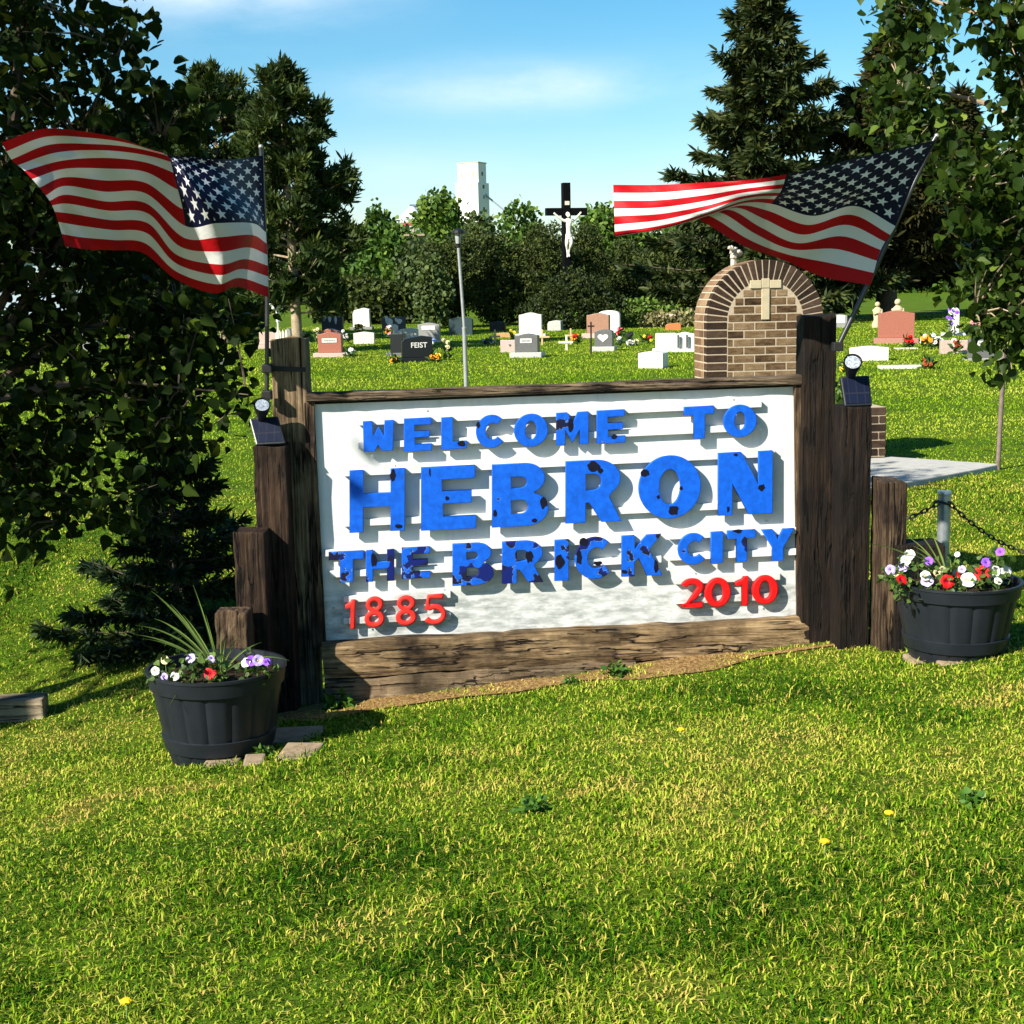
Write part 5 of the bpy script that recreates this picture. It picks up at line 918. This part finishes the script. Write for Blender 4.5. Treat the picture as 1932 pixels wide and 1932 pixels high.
# ------------------------------------------------------------------ tubs and their flowers
TUB = plain((.012, .0145, .019), .45, .3, .25, 6, 0, .25); SOIL = plain((.030, .02, .013), .95, .05, .5, 40, 0, .8)
def tub(label, px, yb, wpx, hpx):
    p = G(px, yb - 10); s = p.y / F; r = wpx * s / 2; h = hpx * s; rt = root('barrel_tub', gd(p.x, p.y), label, 'planter', 'half barrel tubs beside the sign'); n = 96
    grv = lambda k: (1 - .03 * (1 if k % 6 == 0 else 0)); m = MB(); R_ = lambda z: r * (.70 + .26 * (z / h) ** .85)
    m.lathe([(0, .0), (R_(0), 0)] + [(R_(h * q), h * q) for q in (.08, .2, .3, .45, .6, .75, .86)], n, wob=grv); m.build('staves', TUB, rt, True, smooth=True)
    m = MB(); zs = h * .82; m.lathe([(R_(zs), zs - .004), (R_(zs) + .012, zs), (r * .985, h * .965), (r * 1.0, h * .972), (r * 1.0, h), (r * .95, h), (r * .93, h * .86), (r * .92, h * .80)], n); m.build('rim', TUB, rt, True, smooth=True)
    for q0, q1 in ((.15, .30),):
        m = MB(); m.lathe([(R_(h * q0), h * q0 - .003), (R_(h * q0) + .009, h * q0), (R_(h * q1) + .009, h * q1), (R_(h * q1), h * q1 + .003)], n); m.build('hoop', TUB, rt, True, smooth=True)
    m = MB(); m.lathe([(0, h * .90), (r * .5, h * .89), (r * .93, h * .875)], 40, wob=lambda k: 1 + .004 * math.sin(k * 5)); m.build('soil', SOIL, rt, True, smooth=True); return p, r, h, s
tl, rl, hl, sl_ = tub('charcoal half barrel tub left of the sign', 417, 1434, 270, 180); tr_, rr_, hr, sr_ = tub('charcoal half barrel tub right of the sign', 1801, 1246, 246, 150)
PLEAF = leafmat('petunia_leaves', [(0, (.02, .045, .008)), (1, (.11, .18, .03))], .2, .5, .3)
SPL = leafmat('spike_leaves', [(0, (.05, .09, .02)), (1, (.20, .28, .07))], .2, .4, .4)
def petunia(label, blooms, p, h, nleaf=46):
    Yc = p.y; xs = sum(b[0] for b in blooms) / len(blooms); ym = max(b[1] for b in blooms); zs = g(p.x, p.y) + h * .86
    pos = []
    for (px, py, r, col) in blooms:
        Yb = Yc - .16 + max(0, (b_top - py)) * 0 if False else Yc - .05; pos.append((at(px, py, Yb - (.14 if py > ym - 12 and py > 1085 or py > 1262 else 0)), r, col))
    base = Vector((pos[0][0].x, pos[0][0].y, zs)); rt = root('petunia', base, label, 'flower', 'flowers planted in the tubs'); m = MB()
    for q, r, col in pos: b0 = Vector((q.x * .6 + base.x * .4, q.y + .02, zs - .02)); m.tube([b0, b0.lerp(q, .6) + Vector((0, .015, 0)), q + Vector((0, .01, -.005))], .0028, 5)
    m.build('stem', plain((.09, .14, .03), .6), rt)
    P = np.concatenate([np.array(tuple(q)) + RNG.normal(0, .028, (nleaf // len(pos), 3)) + np.array([[0, .02, -.035]]) for q, r, col in pos]); P[:, 2] = np.maximum(P[:, 2], zs); n = len(P); nr = unit(RNG.normal(0, 1, (n, 3)) + np.array([[-.2, -.5, .8]])); ax = unit(RNG.normal(0, 1, (n, 3)))
    soup('leaves', leaf_verts(P, nr, ax, .032 * RNG.uniform(.6, 1.2, n)), LEAFPAT, PLEAF, rt, RNG.random(n))
    for q, r, col in pos:
        s = q.y / F; d = Vector((random.gauss(-.15, .3), -1, random.gauss(.40, .3))); vs, fs = bloom_v(q, r * s * 1.1, d); o = MB().add(vs, fs).build('bloom', PET[col], rt, smooth=True)
        m = MB(); m.blob(q - d.normalized() * r * s * .12, r * s * .17, 1); m.build('throat', PET['yellow' if col in ('lilac', 'white') and random.random() < .4 else 'dark' if col != 'white' else 'cream'], o)
b_top = 0
for lab, bl in [('red petunia at the left end of the right tub', [(1701, 1094, 10, 'red')]), ('white petunias standing tall at the left of the right tub', [(1716, 1047, 10, 'white'), (1709, 1057, 9, 'white'), (1680, 1075, 9, 'lilac')]), ('lilac petunias low at the front left of the right tub', [(1704, 1070, 9, 'lilac'), (1690, 1080, 7, 'cream')]), ('purple petunias in the middle of the right tub', [(1752, 1059, 8, 'purple'), (1749, 1096, 11, 'lilac'), (1746, 1086, 9, 'white')]), ('red petunia at the front middle of the right tub', [(1787, 1097, 12, 'red'), (1812, 1084, 7, 'red')]),
                ('pale yellow petunias behind the front row of the right tub', [(1768, 1080, 7, 'cream'), (1778, 1074, 6, 'cream'), (1806, 1046, 5, 'white')]), ('big white petunia at the front right of the right tub', [(1827, 1094, 13, 'white'), (1815, 1074, 7, 'lilac')]), ('red petunia on the right side of the right tub', [(1853, 1081, 13, 'red')]), ('purple petunias standing tall at the right of the right tub', [(1861, 1061, 9, 'purple'), (1887, 1041, 8, 'purple')]), ('white petunias along the right rim of the right tub', [(1875, 1078, 11, 'white'), (1898, 1077, 10, 'white'), (1883, 1096, 7, 'white')])]: petunia(lab, bl, tr_, hr)
for lab, bl in [('lilac petunia at the left of the left tub', [(360, 1242, 9, 'lilac')]), ('red petunia in the middle of the left tub', [(396, 1270, 11, 'red')]), ('purple and white petunias at the right of the left tub', [(464, 1250, 9, 'white'), (475, 1247, 10, 'purple'), (487, 1246, 10, 'lilac'), (503, 1249, 7, 'purple')]), ('white petunias over the left rim of the left tub', [(293, 1266, 8, 'white'), (311, 1245, 8, 'cream'), (330, 1276, 8, 'white'), (310, 1277, 7, 'lilac')]), ('small lilac petunia beside the spike leaves of the left tub', [(399, 1243, 7, 'lilac')])]: petunia(lab, bl, tl, hl, 60)
def spike(label, p, h, bx, by, tips, wd=.0038):
    zs = g(p.x, p.y) + h * .86; b = at(bx, by, p.y + .02); b.z = zs; rt = root('spike_plant', b, label, 'plant', 'spiky grass plants in the tubs'); m = MB(); n = 10
    for (px, py, dY, arch) in tips:
        e = at(px, py, p.y + dY); q1 = b.lerp(e, .45) + Vector((0, 0, arch)); ctr = []
        for i in range(n + 1): t = i / n; ctr.append(b * (1 - t) ** 2 + q1 * 2 * t * (1 - t) + e * t * t)
        vs = []; sd_ = (e - b).cross(Vector((0, -1, .3))).normalized()
        for i, c in enumerate(ctr): ww = wd * (1 - .85 * (i / n) ** 2) * (.7 + .6 * min(1, i / 3)); vs += [c - sd_ * ww, c + Vector((0, .003, -.002)), c + sd_ * ww]
        m.add(vs, [(i * 3 + k, i * 3 + k + 1, (i + 1) * 3 + k + 1, (i + 1) * 3 + k) for i in range(n) for k in (0, 1)])
    o = m.build('leaves', SPL, rt); a = o.data.attributes.new('tint', 'FLOAT', 'POINT'); a.data.foreach_set('value', RNG.random(len(o.data.vertices)).astype(np.float32) * .3 + .5)
spike('spiky green plant arching over the left tub', tl, hl, 414, 1252, [(364, 1103, .05, .06), (285, 1115, -.02, .10), (255, 1180, -.05, .12), (252, 1197, -.02, .09), (332, 1188, -.1, .04), (398, 1200, -.05, .02), (416, 1190, .02, .02), (425, 1205, .05, .02), (493, 1212, .0, .06), (546, 1246, -.02, .10), (319, 1331, -.33, .14), (291, 1167, .08, .1), (345, 1160, .1, .06), (440, 1225, -.1, .05), (322, 1140, .12, .06), (405, 1225, -.08, .02), (300, 1128, .02, .07), (270, 1205, -.1, .08), (310, 1175, .0, .06), (375, 1135, .0, .04), (352, 1172, .02, .03), (450, 1200, .08, .04), (388, 1160, .03, .02)])
spike('spiky green plant leaning left over the right tub', tr_, hr, 1796, 1078, [(1750, 983, .05, .02), (1729, 998, .0, .05), (1640, 1026, -.1, .10), (1709, 1036, -.05, .09), (1668, 1095, -.2, .16), (1722, 1030, .05, .08), (1712, 1012, .1, .07), (1757, 1003, .1, .04), (1700, 1050, -.12, .12), (1790, 1010, .0, .02), (1840, 1066, .0, .05), (1740, 1065, -.1, .06)])
# ------------------------------------------------------------------ small things on the ground
STONEP = plain((.27, .20, .13), .9, .15, .25, 20, 0, .5)
for k, (px, py, a, b, lab) in enumerate([(352, 1441, 26, 16, 'reddish paver under the left edge of the left tub'), (415, 1446, 40, 16, 'long pale paver in front of the left tub'), (478, 1443, 24, 15, 'small pale paver in front of the left tub by the weed'), (560, 1428, 44, 26, 'tan flagstone right of the left tub'), (560, 1395, 60, 22, 'tan flagstone in the shade of the left tub')]):
    p = G(px, py); s = p.y / F; rt = root('paving_stone', gd(p.x, p.y), lab, 'paver', 'stones around the left tub', random.uniform(-.2, .2)); m = MB(); m.box((0, .06, -.014), (a * 1.7 * s, .14 + .1 * (k > 2), .05)); m.build('stone', STONEP if k else plain((.42, .20, .12), .9), rt, True, bevel=.01)
for px, py, lab in [(1745, 1251, 'pale stone edging under the left side of the right tub'), (1800, 1254, 'pale stone edging under the front of the right tub')]:
    p = G(px, py); rt = root('edging_stone', gd(p.x, p.y), lab, 'paver', 'stones under the right tub'); m = MB(); m.box((0, .08, -.012), (.13, .17, .04)); m.build('stone', STONEP, rt, True, bevel=.012)
p = G(40, 1362); rt = root('timber_beam', gd(p.x, p.y), 'short weathered timber beam lying at the left edge of the lawn', 'timber', None, .1); s = p.y / F; m = MB(); m.box((-.16, .08, 42 * s * .5), (.56, .16, 44 * s)); m.build('beam', wood((.10, .075, .05), (.30, .23, .15), (.48, .38, .26), 0, seed=31), rt, True, bevel=.01)
WEED = leafmat('weed_leaves', [(0, (.025, .07, .008)), (1, (.09, .20, .02))], .25, .45, .3)
for px, py, r, lab in [(1160, 1275, .09, 'leafy weed growing at the middle of the sign foot'), (640, 1335, .10, 'weed at the shaded left end of the sign foot'), (1005, 1530, .075, 'dark broad leaved weed clump in the middle of the lawn'), (500, 1428, .06, 'small green weed between the pavers of the left tub'), (1080, 1290, .05, 'small weed against the lower sleeper'), (1835, 1520, .06, 'bright green weed clump in the lawn at right')]:
    p = G(px, py); rt = root('weed', gd(p.x, p.y), lab, 'weed', 'weeds in the lawn'); n = 70; d = unit(RNG.normal(0, 1, (n, 3)) + np.array([[0, 0, .3]])); d[:, 2] = np.abs(d[:, 2]); P = np.array(rt.location) + d * RNG.uniform(.1, .8, (n, 1)) * r; nr = unit(np.cross(d, RNG.normal(0, 1, (n, 3))) + np.array([[0, 0, .8]]))
    soup('leaves', leaf_verts(P, nr, d, r * RNG.uniform(.25, .5, n)), LEAFPAT, WEED, rt, RNG.random(n))
for px, py, lab in [(1285, 1397, 'dandelion in the lawn below the middle of the sign'), (1556, 1615, 'dandelion in the lawn at the right of centre'), (240, 1922, 'dandelion at the bottom left corner of the lawn'), (1677, 1560, 'dandelion in the lawn near the right weed')]:
    p = G(px, py); rt = root('dandelion', gd(p.x, p.y), lab, 'flower', 'dandelions in the lawn'); z = .045; m = MB(); m.tube([(0, 0, 0), (.004, 0, z)], .0025, 5); m.build('stem', plain((.1, .16, .04), .6), rt, True); m = MB(); m.lathe([(0, z + .008), (.010, z + .007), (.016, z + .003), (.014, z - .002), (0, z - .004)], 16, wob=lambda k: 1 - .14 * (k % 2)); m.build('flower_head', plain((.80, .50, .01), .6), rt, True)
bpy.context.view_layer.update()
